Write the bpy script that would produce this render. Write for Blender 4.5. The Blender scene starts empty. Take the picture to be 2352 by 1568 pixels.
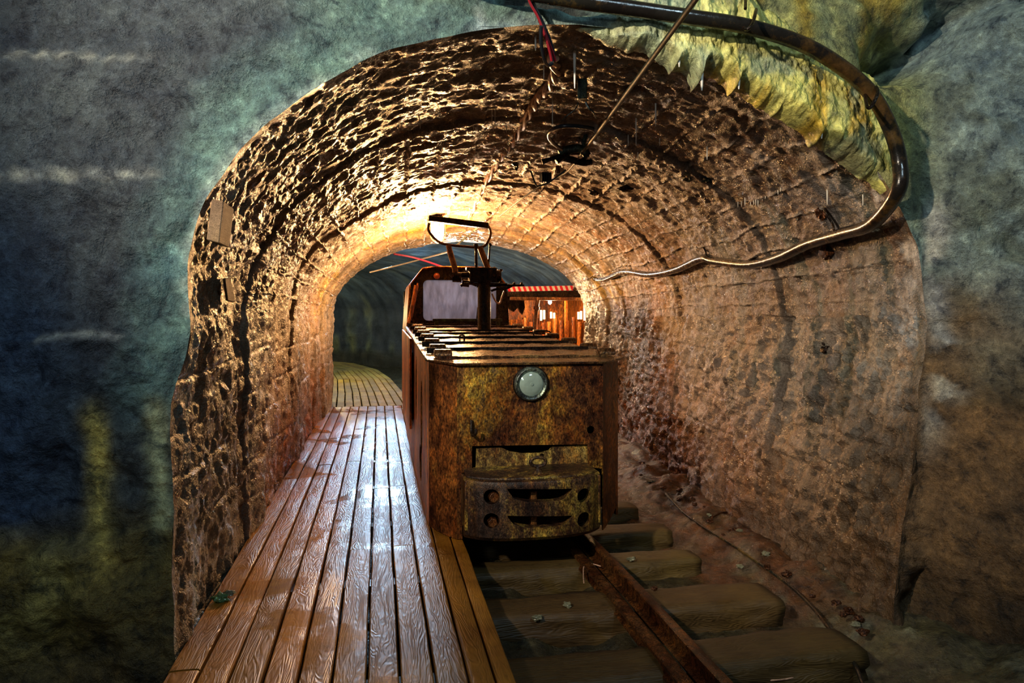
import bpy, bmesh, math, random
import numpy as np
from mathutils import Vector, Matrix
random.seed(7)
C = bpy.context.scene.collection
F = 1568.0; CX = 1176.0; HY = 728.0; H = 1.19
# ---------------------------------------------------------------- frame of the tunnel
O = (-1.19, 2.4)
ang = math.atan(0.194)
U = (-math.sin(ang), math.cos(ang)); N = (math.cos(ang), math.sin(ang))
def W3(t, s, z): return Vector((O[0]+t*N[0]+s*U[0], O[1]+t*N[1]+s*U[1], z))
def ts(p): dx = p[0]-O[0]; dy = p[1]-O[1]; return dx*N[0]+dy*N[1], dx*U[0]+dy*U[1]
def onY(px, py, Y): return Vector(((px-CX)/F*Y, Y, H-(py-HY)/F*Y))
def onz(px, py, z): return onY(px, py, (H-z)*F/(py-HY))
def ons(px, py, s):
    k = (px-CX)/F
    a = O[0]+s*U[0]; b = O[1]+s*U[1]
    t = (k*b-a)/(N[0]-k*N[1])
    return onY(px, py, b+t*N[1])
def ont(px, py, t):
    k = (px-CX)/F
    a = O[0]+t*N[0]; b = O[1]+t*N[1]
    s = (a-k*b)/(k*U[1]-U[0])
    return onY(px, py, b+s*U[1])
# ---------------------------------------------------------------- numpy noise
def _h(ix, iy, iz, seed):
    n = (ix*374761393 + iy*668265263 + iz*2147483647 + seed*974634777) & 0xffffffff
    n = ((n ^ (n >> 13))*1274126177) & 0xffffffff
    return ((n ^ (n >> 16)) & 0xffffff)/float(0xffffff)
def vnoise(x, y, z, seed=0):
    x0 = np.floor(x).astype(np.int64); y0 = np.floor(y).astype(np.int64); z0 = np.floor(z).astype(np.int64)
    fx = x-x0; fy = y-y0; fz = z-z0
    fx = fx*fx*(3-2*fx); fy = fy*fy*(3-2*fy); fz = fz*fz*(3-2*fz)
    r = 0
    for a in (0, 1):
        wx = fx if a else 1-fx
        for b in (0, 1):
            wy = fy if b else 1-fy
            for c in (0, 1):
                wz = fz if c else 1-fz
                r = r+_h(x0+a, y0+b, z0+c, seed)*wx*wy*wz
    return r*2-1
def fbm(x, y, z, f, octs=4, seed=0, gain=.5):
    r = 0; a = 1; x = np.asarray(x, float); y = np.asarray(y, float)+0*x; z = np.asarray(z, float)+0*x
    for o in range(octs):
        r = r+a*vnoise(x*f+o*17.3, y*f+o*9.1, z*f+o*3.7, seed+o); a *= gain; f *= 2.03
    return r
def sst(a, b, x): t = np.clip((x-a)/(b-a), 0, 1); return t*t*(3-2*t)
# ---------------------------------------------------------------- material helpers
def newmat(name):
    m = bpy.data.materials.new(name); m.use_nodes = True
    nt = m.node_tree; nt.nodes.clear()
    out = nt.nodes.new('ShaderNodeOutputMaterial'); b = nt.nodes.new('ShaderNodeBsdfPrincipled')
    nt.links.new(b.outputs[0], out.inputs[0])
    return m, nt, b
def nd(nt, typ, ins={}, **kw):
    n = nt.nodes.new('ShaderNode'+typ)
    for k, v in kw.items(): setattr(n, k, v)
    for k, v in ins.items():
        if isinstance(v, bpy.types.NodeSocket): nt.links.new(v, n.inputs[k])
        else: n.inputs[k].default_value = v
    return n
def ramp(nt, fac, stops, interp='LINEAR'):
    r = nt.nodes.new('ShaderNodeValToRGB'); nt.links.new(fac, r.inputs[0])
    cr = r.color_ramp; cr.interpolation = interp
    while len(cr.elements) > 1: cr.elements.remove(cr.elements[0])
    for i, (p, c) in enumerate(stops):
        e = cr.elements[0] if i == 0 else cr.elements.new(p)
        e.position = p
        c = (c, c, c) if isinstance(c, (int, float)) else c
        e.color = (c[0], c[1], c[2], 1)
    return r.outputs[0]
def coord(nt, kind='Object'): return nt.nodes.new('ShaderNodeTexCoord').outputs[kind]
def mapping(nt, vec, scale=(1, 1, 1), loc=(0, 0, 0)):
    return nd(nt, 'Mapping', {'Vector': vec, 'Scale': scale, 'Location': loc}).outputs[0]
def noise(nt, vec, scale, detail=4, rough=.55, dist=0):
    return nd(nt, 'TexNoise', {'Vector': vec, 'Scale': scale, 'Detail': detail, 'Roughness': rough, 'Distortion': dist}).outputs[0]
def math_(nt, op, a, b=None, c=None):
    n = nt.nodes.new('ShaderNodeMath'); n.operation = op
    for i, v in enumerate((a, b, c)):
        if v is None: continue
        if isinstance(v, bpy.types.NodeSocket): nt.links.new(v, n.inputs[i])
        else: n.inputs[i].default_value = v
    return n.outputs[0]
def mixc(nt, fac, a, b, mode='MIX'):
    n = nt.nodes.new('ShaderNodeMix'); n.data_type = 'RGBA'; n.blend_type = mode
    for i, v in ((0, fac), (6, a), (7, b)):
        if isinstance(v, bpy.types.NodeSocket): nt.links.new(v, n.inputs[i])
        elif i == 0: n.inputs[0].default_value = v
        else: n.inputs[i].default_value = (v[0], v[1], v[2], 1)
    return n.outputs[2]
def bump(nt, b, h, strength, dist, prev=None):
    n = nd(nt, 'Bump', {'Height': h, 'Strength': strength, 'Distance': dist})
    if prev is not None: nt.links.new(prev, n.inputs['Normal'])
    nt.links.new(n.outputs[0], b.inputs['Normal'])
    return n.outputs[0]

def mat_vault(name, rough=(.22, .6), streak=(22, 3), pit=60, bs=1.0, wet=.5):
    """wet formed concrete; colour comes from the stains and painted light of the mesh, UV is (metres along, metres around)"""
    m, nt, b = newmat(name)
    uv = coord(nt, 'UV'); ob = coord(nt)
    col = nd(nt, 'Attribute', attribute_name='Col').outputs['Color']
    st = noise(nt, mapping(nt, uv, (streak[0], streak[1], 1)), 1, 6, .65)
    fine = noise(nt, ob, 45, 6, .7); big = noise(nt, ob, 2.3, 5, .6)
    grain = noise(nt, ob, pit*2.2, 3, .6)
    c = mixc(nt, 1, col, ramp(nt, st, [(.3, .32), (.5, .95), (.72, 1.55)]), 'MULTIPLY')
    c = mixc(nt, 1, c, ramp(nt, fine, [(.3, .55), (.55, 1.0), (.75, 1.5)]), 'MULTIPLY')
    c = mixc(nt, 1, c, ramp(nt, big, [(.3, (.62, .66, .72)), (.5, (1, 1, 1)), (.7, (1.3, 1.15, .95))]), 'MULTIPLY')
    nt.links.new(c, b.inputs['Base Color'])
    r = ramp(nt, noise(nt, ob, 7, 5, .7), [(.35, rough[0]), (.65, rough[1])])
    nt.links.new(r, b.inputs['Roughness']); b.inputs['Specular IOR Level'].default_value = wet
    p = bump(nt, b, st, .35*bs, .015)
    p = bump(nt, b, fine, .5*bs, .012, p)
    vor = nd(nt, 'TexVoronoi', {'Vector': ob, 'Scale': pit, 'Randomness': 1}).outputs[0]
    p = bump(nt, b, vor, .7*bs, .008, p)
    bump(nt, b, grain, .9*bs, .007, p)
    return m
def mat_rock(name, bs=1.0, rough=(.3, .65), sc=(1, 1, 1)):
    m, nt, b = newmat(name)
    ob = mapping(nt, coord(nt), sc)
    col = nd(nt, 'Attribute', attribute_name='Col').outputs['Color']
    n1 = noise(nt, ob, 5, 8, .65); n2 = noise(nt, ob, 32, 6, .7); n3 = noise(nt, ob, 130, 3, .6)
    c = mixc(nt, 1, col, ramp(nt, n1, [(.3, (.45, .5, .62)), (.5, (1, 1, 1)), (.7, (1.55, 1.5, 1.35))]), 'MULTIPLY')
    c = mixc(nt, 1, c, ramp(nt, n2, [(.3, .5), (.55, 1.0), (.75, 1.7)]), 'MULTIPLY')
    c = mixc(nt, 1, c, ramp(nt, noise(nt, ob, 13, 7, .72, .4), [(.36, (.30, .33, .40)), (.47, (.95, .95, .95)), (.58, (1.15, 1.15, 1.1)), (.68, (1.9, 1.85, 1.7))]), 'MULTIPLY')
    nt.links.new(c, b.inputs['Base Color'])
    nt.links.new(ramp(nt, noise(nt, ob, 9, 5, .7), [(.35, rough[0]), (.65, rough[1])]), b.inputs['Roughness'])
    p = bump(nt, b, n1, .4*bs, .04)
    p = bump(nt, b, n2, .85*bs, .022, p)
    bump(nt, b, n3, .6*bs, .006, p)
    return m
def mat_rust(name, stops, scale=14, rough=(.25, .6), metal=.35, bs=1.0, stretch=(1, 1, .6), speck=True):
    m, nt, b = newmat(name)
    ob = mapping(nt, coord(nt), stretch)
    n1 = noise(nt, ob, scale*.3, 6, .65, .4); n2 = noise(nt, ob, scale*3.3, 5, .7)
    f = math_(nt, 'ADD', math_(nt, 'MULTIPLY', n1, .6), math_(nt, 'MULTIPLY', n2, .4))
    c = ramp(nt, f, stops)
    if speck:
        v = noise(nt, ob, scale*10, 3, .65)
        c = mixc(nt, 1, c, ramp(nt, v, [(.34, .22), (.5, 1.0), (.68, 2.0)]), 'MULTIPLY')
        c = mixc(nt, 1, c, ramp(nt, noise(nt, ob, scale*1.4, 5, .7, .5), [(.40, (.38, .34, .42)), (.52, (1, 1, 1)), (.64, (1.7, 1.4, 1))]), 'MULTIPLY')
    c = mixc(nt, 1, c, ramp(nt, noise(nt, ob, scale*.22, 3, .5, .6), [(.40, (.50, .36, .36)), (.52, (1, .9, .8)), (.62, (1.2, 1.25, 1.1))]), 'MULTIPLY')
    nt.links.new(c, b.inputs['Base Color']); b.inputs['Metallic'].default_value = metal
    nt.links.new(ramp(nt, n2, [(.3, rough[0]), (.7, rough[1])]), b.inputs['Roughness'])
    p = bump(nt, b, n2, .5*bs, .006)
    bump(nt, b, noise(nt, ob, scale*14, 2, .5), .5*bs, .0025, p)
    return m
def mat_plain(name, col, rough=.5, metal=0, var=.3, scale=20, bs=.3, emit=None, est=0, trans=0):
    m, nt, b = newmat(name)
    ob = coord(nt); n1 = noise(nt, ob, scale, 5, .6)
    c = mixc(nt, 1, col, ramp(nt, n1, [(.3, 1-var), (.7, 1+var)]), 'MULTIPLY')
    nt.links.new(c, b.inputs['Base Color']); b.inputs['Roughness'].default_value = rough; b.inputs['Metallic'].default_value = metal
    if bs: bump(nt, b, n1, bs, .003)
    if emit: b.inputs['Emission Color'].default_value = (*emit, 1); b.inputs['Emission Strength'].default_value = est
    if trans: b.inputs['Transmission Weight'].default_value = trans
    return m
def mat_wood(name, tint, wet=(.1, .45), uvs=True, bs=1.0, spec=.6):
    m, nt, b = newmat(name)
    uv = coord(nt, 'UV'); ob = coord(nt)
    rnd = nd(nt, 'Attribute', attribute_name='Col').outputs['Color']
    w = noise(nt, mapping(nt, uv, (1.3, 9, 1)), 1.6, 3, .5, .6)
    rings = math_(nt, 'SINE', math_(nt, 'MULTIPLY', w, 95))
    rings = math_(nt, 'MULTIPLY_ADD', rings, .5, .5)
    fib = noise(nt, mapping(nt, uv, (5, 160, 1)), 1, 4, .6)
    blot = noise(nt, ob, 3.0, 5, .6); spot = noise(nt, ob, 26, 4, .6)
    c = mixc(nt, ramp(nt, rings, [(.2, 0), (.9, 1)]), tuple(x*.86 for x in tint), tint)
    c = mixc(nt, 1, c, ramp(nt, fib, [(.3, .78), (.7, 1.18)]), 'MULTIPLY')
    c = mixc(nt, 1, c, ramp(nt, blot, [(.3, (.5, .42, .35)), (.55, (1, 1, 1)), (.75, (1.35, 1.35, 1.1))]), 'MULTIPLY')
    c = mixc(nt, 1, c, ramp(nt, spot, [(.25, .6), (.45, 1.0)]), 'MULTIPLY')
    c = mixc(nt, 1, c, rnd, 'MULTIPLY')
    nt.links.new(c, b.inputs['Base Color'])
    pud = noise(nt, ob, 1.7, 4, .55, .5)
    wetf = ramp(nt, pud, [(.53, 1), (.60, 0)])
    r = math_(nt, 'MULTIPLY_ADD', wetf, wet[1]-wet[0], wet[0])
    r = math_(nt, 'MULTIPLY_ADD', spot, .12, r)
    nt.links.new(r, b.inputs['Roughness']); nt.links.new(math_(nt, 'MULTIPLY_ADD', wetf, .6*spec, .4*spec), b.inputs['Specular IOR Level'])
    bst = math_(nt, 'MULTIPLY_ADD', wetf, .55, .18)
    p = nd(nt, 'Bump', {'Height': rings, 'Strength': math_(nt, 'MULTIPLY', bst, bs), 'Distance': .0035}).outputs[0]
    p2 = nd(nt, 'Bump', {'Height': fib, 'Strength': math_(nt, 'MULTIPLY', bst, .8*bs), 'Distance': .003, 'Normal': p}).outputs[0]
    p3 = nd(nt, 'Bump', {'Height': noise(nt, ob, 60, 4, .6), 'Strength': .25*bs, 'Distance': .004, 'Normal': p2})
    nt.links.new(p3.outputs[0], b.inputs['Normal'])
    return m

RU = [(.3, (.035, .017, .010)), (.42, (.13, .045, .016)), (.5, (.26, .10, .028)), (.57, (.36, .22, .04)), (.66, (.12, .07, .03)), (.8, (.05, .03, .02))]
M = {
 'vault': mat_vault('wet_formed_concrete', rough=(.16, .45), wet=.75, pit=110, bs=1.0),
 'wall': mat_vault('wet_streaked_concrete', rough=(.14, .5), streak=(16, 2.0), pit=85, bs=1.15, wet=.7),
 'portal': mat_rock('blue_teal_portal_concrete', 1.25, (.28, .6)),  # blue, teal and yellow tones come from the mesh colours
 'far': mat_vault('dark_far_concrete', rough=(.3, .6), streak=(6, 1.2), bs=.8),
 'mud': mat_rock('wet_red_mud', .9, (.12, .5)),
 'flow': mat_rock('yellow_flowstone', .7, (.14, .34), (1, 1, .6)),
 'calc': mat_plain('white_calcite', (.8, .78, .7), .25, var=.15),
 'corner': mat_rust('brown_orange_rust', [(.3, (.03, .015, .01)), (.44, (.12, .045, .016)), (.52, (.24, .09, .022)), (.6, (.30, .15, .03)), (.72, (.07, .035, .016))], 9, (.28, .55), .3, 1),
 'front': mat_rust('rusty_mustard_paint', [(.28, (.015, .012, .018)), (.40, (.08, .035, .018)), (.47, (.19, .085, .025)), (.53, (.30, .15, .025)), (.575, (.42, .28, .045)), (.62, (.13, .085, .03)), (.8, (.02, .02, .03))], 11, (.25, .55), .3, 1.2),
 'bumper': mat_rust('flaking_olive_paint', [(.28, (.015, .011, .012)), (.45, (.045, .028, .02)), (.51, (.10, .06, .025)), (.57, (.26, .20, .045)), (.68, (.13, .10, .03)), (.8, (.03, .025, .02))], 16, (.3, .6), .2, 1.2),
 'olive': mat_rust('olive_yellow_paint', [(.28, (.03, .02, .015)), (.42, (.14, .09, .035)), (.5, (.40, .32, .08)), (.58, (.50, .46, .14)), (.7, (.25, .17, .05))], 15, (.3, .6), .1, 1),
 'side': mat_rust('orange_rust', [(.3, (.07, .02, .007)), (.45, (.36, .11, .018)), (.55, (.55, .20, .03)), (.7, (.22, .07, .015))], 10, (.3, .6), .25, 1, (1, 1, .25)),
 'lid': mat_rust('dark_wet_rust', [(.3, (.02, .014, .01)), (.48, (.10, .055, .025)), (.58, (.17, .11, .05)), (.75, (.05, .035, .025))], 16, (.12, .38), .5, 1),
 'dark': mat_rust('blackened_iron', [(.3, (.008, .007, .006)), (.5, (.03, .022, .016)), (.7, (.06, .035, .02))], 20, (.15, .45), .6, .8),
 'rail': mat_rust('rail_rust', [(.3, (.03, .015, .008)), (.5, (.14, .06, .022)), (.7, (.22, .10, .035))], 22, (.22, .5), .5, 1.2),
 'arm': mat_rust('tan_rusty_tube', [(.3, (.16, .07, .03)), (.6, (.42, .22, .10)), (.8, (.25, .11, .05))], 20, (.35, .6), .2, .6),
 'cable': mat_rust('black_muddy_rubber', [(.3, (.012, .013, .014)), (.5, (.02, .02, .018)), (.57, (.09, .06, .02)), (.7, (.2, .12, .045))], 5, (.12, .35), .0, .5, (1, 1, 1), False),
 'rubber': mat_plain('black_rubber', (.015, .022, .03), .25, var=.3),
 'redwire': mat_plain('red_insulation', (.26, .012, .02), .3),
 'palewire': mat_plain('calcite_coated_cable', (.62, .38, .26), .3, var=.45, scale=40, bs=.6),
 'green': mat_rust('verdigris_clamp', [(.3, (.015, .03, .03)), (.5, (.05, .10, .08)), (.7, (.12, .07, .04))], 20, (.25, .5), .4, 1),
 'rod': mat_rust('green_black_rod', [(.3, (.003, .010, .009)), (.5, (.005, .02, .017)), (.7, (.012, .014, .010))], 9, (.45, .6), .0, .2),
 'bulb': mat_plain('glowing_bulb', (1, .9, .7), .4, emit=(1, .72, .36), est=70, bs=0),
 'bulb2': mat_plain('glowing_far_bulb', (1, .9, .7), .4, emit=(1, .75, .42), est=40, bs=0),
 'slot': mat_plain('glowing_glint_strip', (.8, .7, .5), .2, emit=(1, .72, .42), est=2.2, bs=0),  # emission imitates bright reflections inside the shelter
 'frost': mat_plain('frosted_dirty_glass', (.62, .68, .95), .45, var=.25, scale=7, bs=.3),
 'lens': mat_plain('headlight_lens', (.42, .58, .52), .08, var=.3, scale=9, bs=.5, metal=.35),
 'ring': mat_rust('worn_chrome_ring', [(.3, (.03, .05, .05)), (.45, (.12, .2, .2)), (.6, (.30, .42, .42)), (.75, (.10, .10, .07))], 16, (.15, .4), .7, .8),
 'amber': mat_plain('orange_lens', (.45, .09, .02), .2),
 'deck': mat_wood('wet_orange_planks', (.40, .16, .018), (.17, .33), bs=.35),
 'fardeck': mat_wood('yellow_green_planks', (.34, .22, .03), (.45, .6)),
 'sleeper': mat_wood('rotting_sleeper_wood', (.12, .075, .025), (.22, .5), bs=.6),
 'block': mat_wood('dry_wood_block', (.5, .33, .2), (.4, .6)),
 'tapew': mat_plain('white_tape', (.75, .72, .72), .35, var=.1, bs=0),
 'taper': mat_plain('red_tape', (.65, .02, .05), .35, var=.1, bs=0),
 'stone': mat_plain('pale_wet_stone', (.22, .22, .14), .25, var=.4, scale=30, bs=.8),
 'glass': mat_plain('green_glass_shard', (.2, .42, .2), .08, trans=.5, bs=0),
 'redmark': mat_plain('red_survey_paint', (.55, .1, .05), .6),
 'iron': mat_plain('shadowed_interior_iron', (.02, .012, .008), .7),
 'jar': None,
}
mj, nt, b = newmat('clear_jar_glass'); b.inputs['Base Color'].default_value = (1, .97, .9, 1); b.inputs['Roughness'].default_value = .02; b.inputs['Transmission Weight'].default_value = 1; b.inputs['IOR'].default_value = 1.1; b.inputs['Emission Color'].default_value = (1, .78, .45, 1); b.inputs['Emission Strength'].default_value = 9
M['jar'] = mj
m, nt, b = newmat('translucent_grimy_glass'); ob = coord(nt)
cg = mixc(nt, 1, (.62, .64, .72), ramp(nt, noise(nt, mapping(nt, ob, (6, 6, 1.5)), 3, 5, .7), [(.3, .6), (.7, 1.1)]), 'MULTIPLY')
nt.links.new(cg, b.inputs['Base Color']); b.inputs['Roughness'].default_value = .4
tr = nd(nt, 'BsdfTranslucent', {'Color': cg}); mx = nd(nt, 'MixShader', {0: .75}); nt.links.new(b.outputs[0], mx.inputs[1]); nt.links.new(tr.outputs[0], mx.inputs[2])
nt.links.new(mx.outputs[0], [n for n in nt.nodes if n.type == 'OUTPUT_MATERIAL'][0].inputs[0]); M['frost'] = m
# ---------------------------------------------------------------- objects
def tag(o, label=None, cat=None, group=None, kind=None):
    if label: o['label'] = label
    if cat: o['category'] = cat
    if group: o['group'] = group
    if kind: o['kind'] = kind
    return o
def empty(name, loc, label, cat, group=None):
    o = bpy.data.objects.new(name, None); o.empty_display_size = .1; C.objects.link(o); o.location = loc
    return tag(o, label, cat, group)
def wloc(p):
    v = Vector((0, 0, 0))
    while p: v += Vector(p.location); p = p.parent
    return v
def link(name, me, mat, parent=None, org=None, smooth=True):
    o = bpy.data.objects.new(name, me); C.objects.link(o)
    if mat: me.materials.append(mat)
    base = Vector((0, 0, 0))
    if parent: o.parent = parent; base = wloc(parent)
    if org is None:
        if parent is not None and False: org = base
        xs = np.empty(len(me.vertices)*3); me.vertices.foreach_get('co', xs); xs = xs.reshape(-1, 3)
        mn = xs.min(0); mx = xs.max(0); org = Vector(((mn[0]+mx[0])/2, (mn[1]+mx[1])/2, mn[2]))
    me.transform(Matrix.Translation(-Vector(org))); o.location = Vector(org)-base
    if smooth: me.polygons.foreach_set('use_smooth', [True]*len(me.polygons))
    me.update()
    return o
class MB:
    def __init__(s): s.v = []; s.f = []; s.col = []; s.uv = {}
    def add(s, vs, fs):
        o = len(s.v); s.v += [Vector(p) for p in vs]; s.f += [tuple(i+o for i in f) for f in fs]; return s
    def box(s, c, ax, sz):
        c = Vector(c); a = [Vector(x)*d*.5 for x, d in zip(ax, sz)]
        vs = [c+a[0]*i+a[1]*j+a[2]*k for k in (-1, 1) for j in (-1, 1) for i in (-1, 1)]
        return s.add(vs, [(0, 2, 3, 1), (4, 5, 7, 6), (0, 1, 5, 4), (2, 6, 7, 3), (0, 4, 6, 2), (1, 3, 7, 5)])
    def tbox(s, t0, t1, s0, s1, z0, z1, rise=0):
        """box in tunnel coordinates; rise lifts the far end"""
        vs = [W3(t, q, z+(rise if q == s1 else 0)) for z in (z0, z1) for q in (s0, s1) for t in (t0, t1)]
        return s.add(vs, [(0, 2, 3, 1), (4, 5, 7, 6), (0, 1, 5, 4), (2, 6, 7, 3), (0, 4, 6, 2), (1, 3, 7, 5)])
    def tube(s, pts, r, n=10, cap=True, flat=None):
        pts = [Vector(p) for p in pts]; rs = r if isinstance(r, (list, tuple)) else [r]*len(pts)
        vs = []; up = None
        for i, p in enumerate(pts):
            d = (pts[min(i+1, len(pts)-1)]-pts[max(i-1, 0)]).normalized()
            if up is None: up = d.orthogonal().normalized()
            up = (up-d*up.dot(d)).normalized(); sd = d.cross(up)
            for k in range(n):
                a = 2*math.pi*k/n; vs.append(p+(up*math.cos(a)+sd*math.sin(a))*rs[i])
        fs = [(i*n+k, i*n+(k+1) % n, (i+1)*n+(k+1) % n, (i+1)*n+k) for i in range(len(pts)-1) for k in range(n)]
        if cap: fs += [tuple(range(n))[::-1], tuple((len(pts)-1)*n+k for k in range(n))]
        return s.add(vs, fs)
    def lathe(s, c, axis, prof, n=32, cap=True):
        c = Vector(c); d = Vector(axis).normalized(); a1 = d.orthogonal().normalized(); a2 = d.cross(a1); vs = []
        for h, r in prof:
            for k in range(n):
                a = 2*math.pi*k/n; vs.append(c+d*h+(a1*math.cos(a)+a2*math.sin(a))*r)
        m = len(prof)
        fs = [(i*n+k, i*n+(k+1) % n, (i+1)*n+(k+1) % n, (i+1)*n+k) for i in range(m-1) for k in range(n)]
        if cap: fs += [tuple(range(n))[::-1], tuple((m-1)*n+k for k in range(n))]
        return s.add(vs, fs)
    def prism(s, poly, d):
        """polygon (list of points) pushed along the vector d"""
        n = len(poly); d = Vector(d)
        return s.add([Vector(p) for p in poly]+[Vector(p)+d for p in poly],
                     [tuple(range(n))[::-1], tuple(range(n, 2*n))]+[(i, (i+1) % n, n+(i+1) % n, n+i) for i in range(n)])
    def blob(s, c, r, seed=0, n=14, rough=.3):
        c = Vector(c); vs = []; fs = []; rx, ry, rz = (r, r, r) if isinstance(r, (int, float)) else r
        for i in range(n+1):
            th = math.pi*i/n
            for k in range(2*n):
                ph = math.pi*k/n; d = Vector((math.sin(th)*math.cos(ph), math.sin(th)*math.sin(ph), math.cos(th)))
                q = 1+rough*float(fbm(d.x+seed*3.1, d.y, d.z, 1.6, 3, seed))
                vs.append(c+Vector((d.x*rx*q, d.y*ry*q, d.z*rz*q)))
        m = 2*n
        for i in range(n):
            for k in range(m): fs.append((i*m+k, i*m+(k+1) % m, (i+1)*m+(k+1) % m, (i+1)*m+k))
        return s.add(vs, fs)
    def mesh(s, name):
        me = bpy.data.meshes.new(name); me.from_pydata(s.v, [], s.f); me.validate()
        bm = bmesh.new(); bm.from_mesh(me); bmesh.ops.remove_doubles(bm, verts=bm.verts, dist=1e-6); bmesh.ops.recalc_face_normals(bm, faces=bm.faces); bm.to_mesh(me); bm.free()
        return me
    def build(s, name, mat, parent=None, bevel=0, smooth=True, seg=2):
        me = s.mesh(name); o = link(name, me, mat, parent, smooth=smooth)
        if bevel:
            md = o.modifiers.new('bevel', 'BEVEL'); md.width = bevel; md.segments = seg; md.limit_method = 'ANGLE'; md.angle_limit = math.radians(40); md.harden_normals = False
        if smooth:
            me.polygons.foreach_set('use_smooth', [True]*len(me.polygons))
            bm = bmesh.new(); bm.from_mesh(me)
            for e in bm.edges:
                if len(e.link_faces) == 2 and e.calc_face_angle(0) > math.radians(38): e.smooth = False
            bm.to_mesh(me); bm.free()
        return o
def smooth_path(pts, sub=6):
    pts = [Vector(p) for p in pts]; out = []
    for i in range(len(pts)-1):
        p0 = pts[max(i-1, 0)]; p1 = pts[i]; p2 = pts[i+1]; p3 = pts[min(i+2, len(pts)-1)]
        for k in range(sub):
            t = k/sub
            out.append(.5*((2*p1)+(p2-p0)*t+(2*p0-5*p1+4*p2-p3)*t*t+(3*p1-p0-3*p2+p3)*t**3))
    out.append(pts[-1]); return out
def grid_obj(name, X, Y, Z, Uu, Vv, col, mat, kind='structure', parent=None, flip=False):
    a, b_ = X.shape
    co = np.stack([X, Y, Z], -1).reshape(-1, 3)
    idx = np.arange(a*b_).reshape(a, b_)
    f = np.stack([idx[:-1, :-1], idx[1:, :-1], idx[1:, 1:], idx[:-1, 1:]], -1).reshape(-1, 4)
    if flip: f = f[:, ::-1]
    me = bpy.data.meshes.new(name)
    me.vertices.add(len(co)); me.vertices.foreach_set('co', co.ravel())
    me.loops.add(f.size); me.loops.foreach_set('vertex_index', f.ravel().astype(np.int32))
    me.polygons.add(len(f)); me.polygons.foreach_set('loop_start', np.arange(0, f.size, 4, dtype=np.int32))
    me.update(calc_edges=True)
    uvl = me.uv_layers.new(name='UVMap')
    uvs = np.stack([Uu.ravel()[f.ravel()], Vv.ravel()[f.ravel()]], -1); uvl.data.foreach_set('uv', uvs.ravel())
    ca = me.color_attributes.new('Col', 'FLOAT_COLOR', 'POINT')
    cc = np.ones((len(co), 4)); cc[:, :3] = np.clip(col.reshape(-1, 3), 0, 2); ca.data.foreach_set('color', cc.ravel())
    o = link(name, me, mat, parent, org=Vector((0, 0, 0)) if not parent else None)
    if kind: o['kind'] = kind
    return o
def lerp(a, b, f): f = f[..., None]; return a*(1-f)+b*f
def cc(*c): return np.array(c, float)
# ---------------------------------------------------------------- tunnel section
ZS, ZC = 1.2, 2.33
def Wd(s): return 3.05+.1*s
def disp(X, Y, Z):
    a = .020
    return (a*fbm(X, Y, Z, 2.4, 4, 11, .42), a*fbm(X, Y, Z, 2.4, 4, 37, .42), a*fbm(X, Y, Z, 2.4, 4, 71, .42))
JO = [1.25, 2.2, 3.1, 4.05, 5.0, 5.75]
OFF = [0, .022, .004, .03, .008, .034, .075]
def section(d, s, nl=1.55):
    """d: 0..nl left wall going up, nl..nl+1 the arch, nl+1..2nl+1 right wall going down -> t, z, inward normal"""
    w = Wd(s)
    ph = np.clip(d-nl, 0, 1)*math.pi
    tE = w/2-w/2*np.cos(ph); zE = ZS+(ZC-ZS)*np.sin(ph)
    nt_ = np.cos(ph)*(ZC-ZS); nz = -np.sin(ph)*w/2; L = np.sqrt(nt_**2+nz**2)+1e-9
    zl = np.where(d < nl, d-(nl-ZS), 0); zr = ZS-(d-nl-1)
    left = d < nl; right = d > nl+1
    t = np.where(left, 0, np.where(right, w-.14*sst(1.2, -.2, zr)-0*w, tE))
    z = np.where(left, zl, np.where(right, zr, zE))
    nn = np.where(left, 1, np.where(right, -1, nt_/L)); nzz = np.where(left | right, 0, nz/L)
    # the jamb near the portal leans in above waist height on the left
    t = t+.085*sst(.85, 1.2, z)*(t < w/2)*sst(1.2, .0, s)*np.clip(1.6-z, 0, .6)/.6*np.where(z > .8, 1, 0)
    return t, z, nn, nzz
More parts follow.
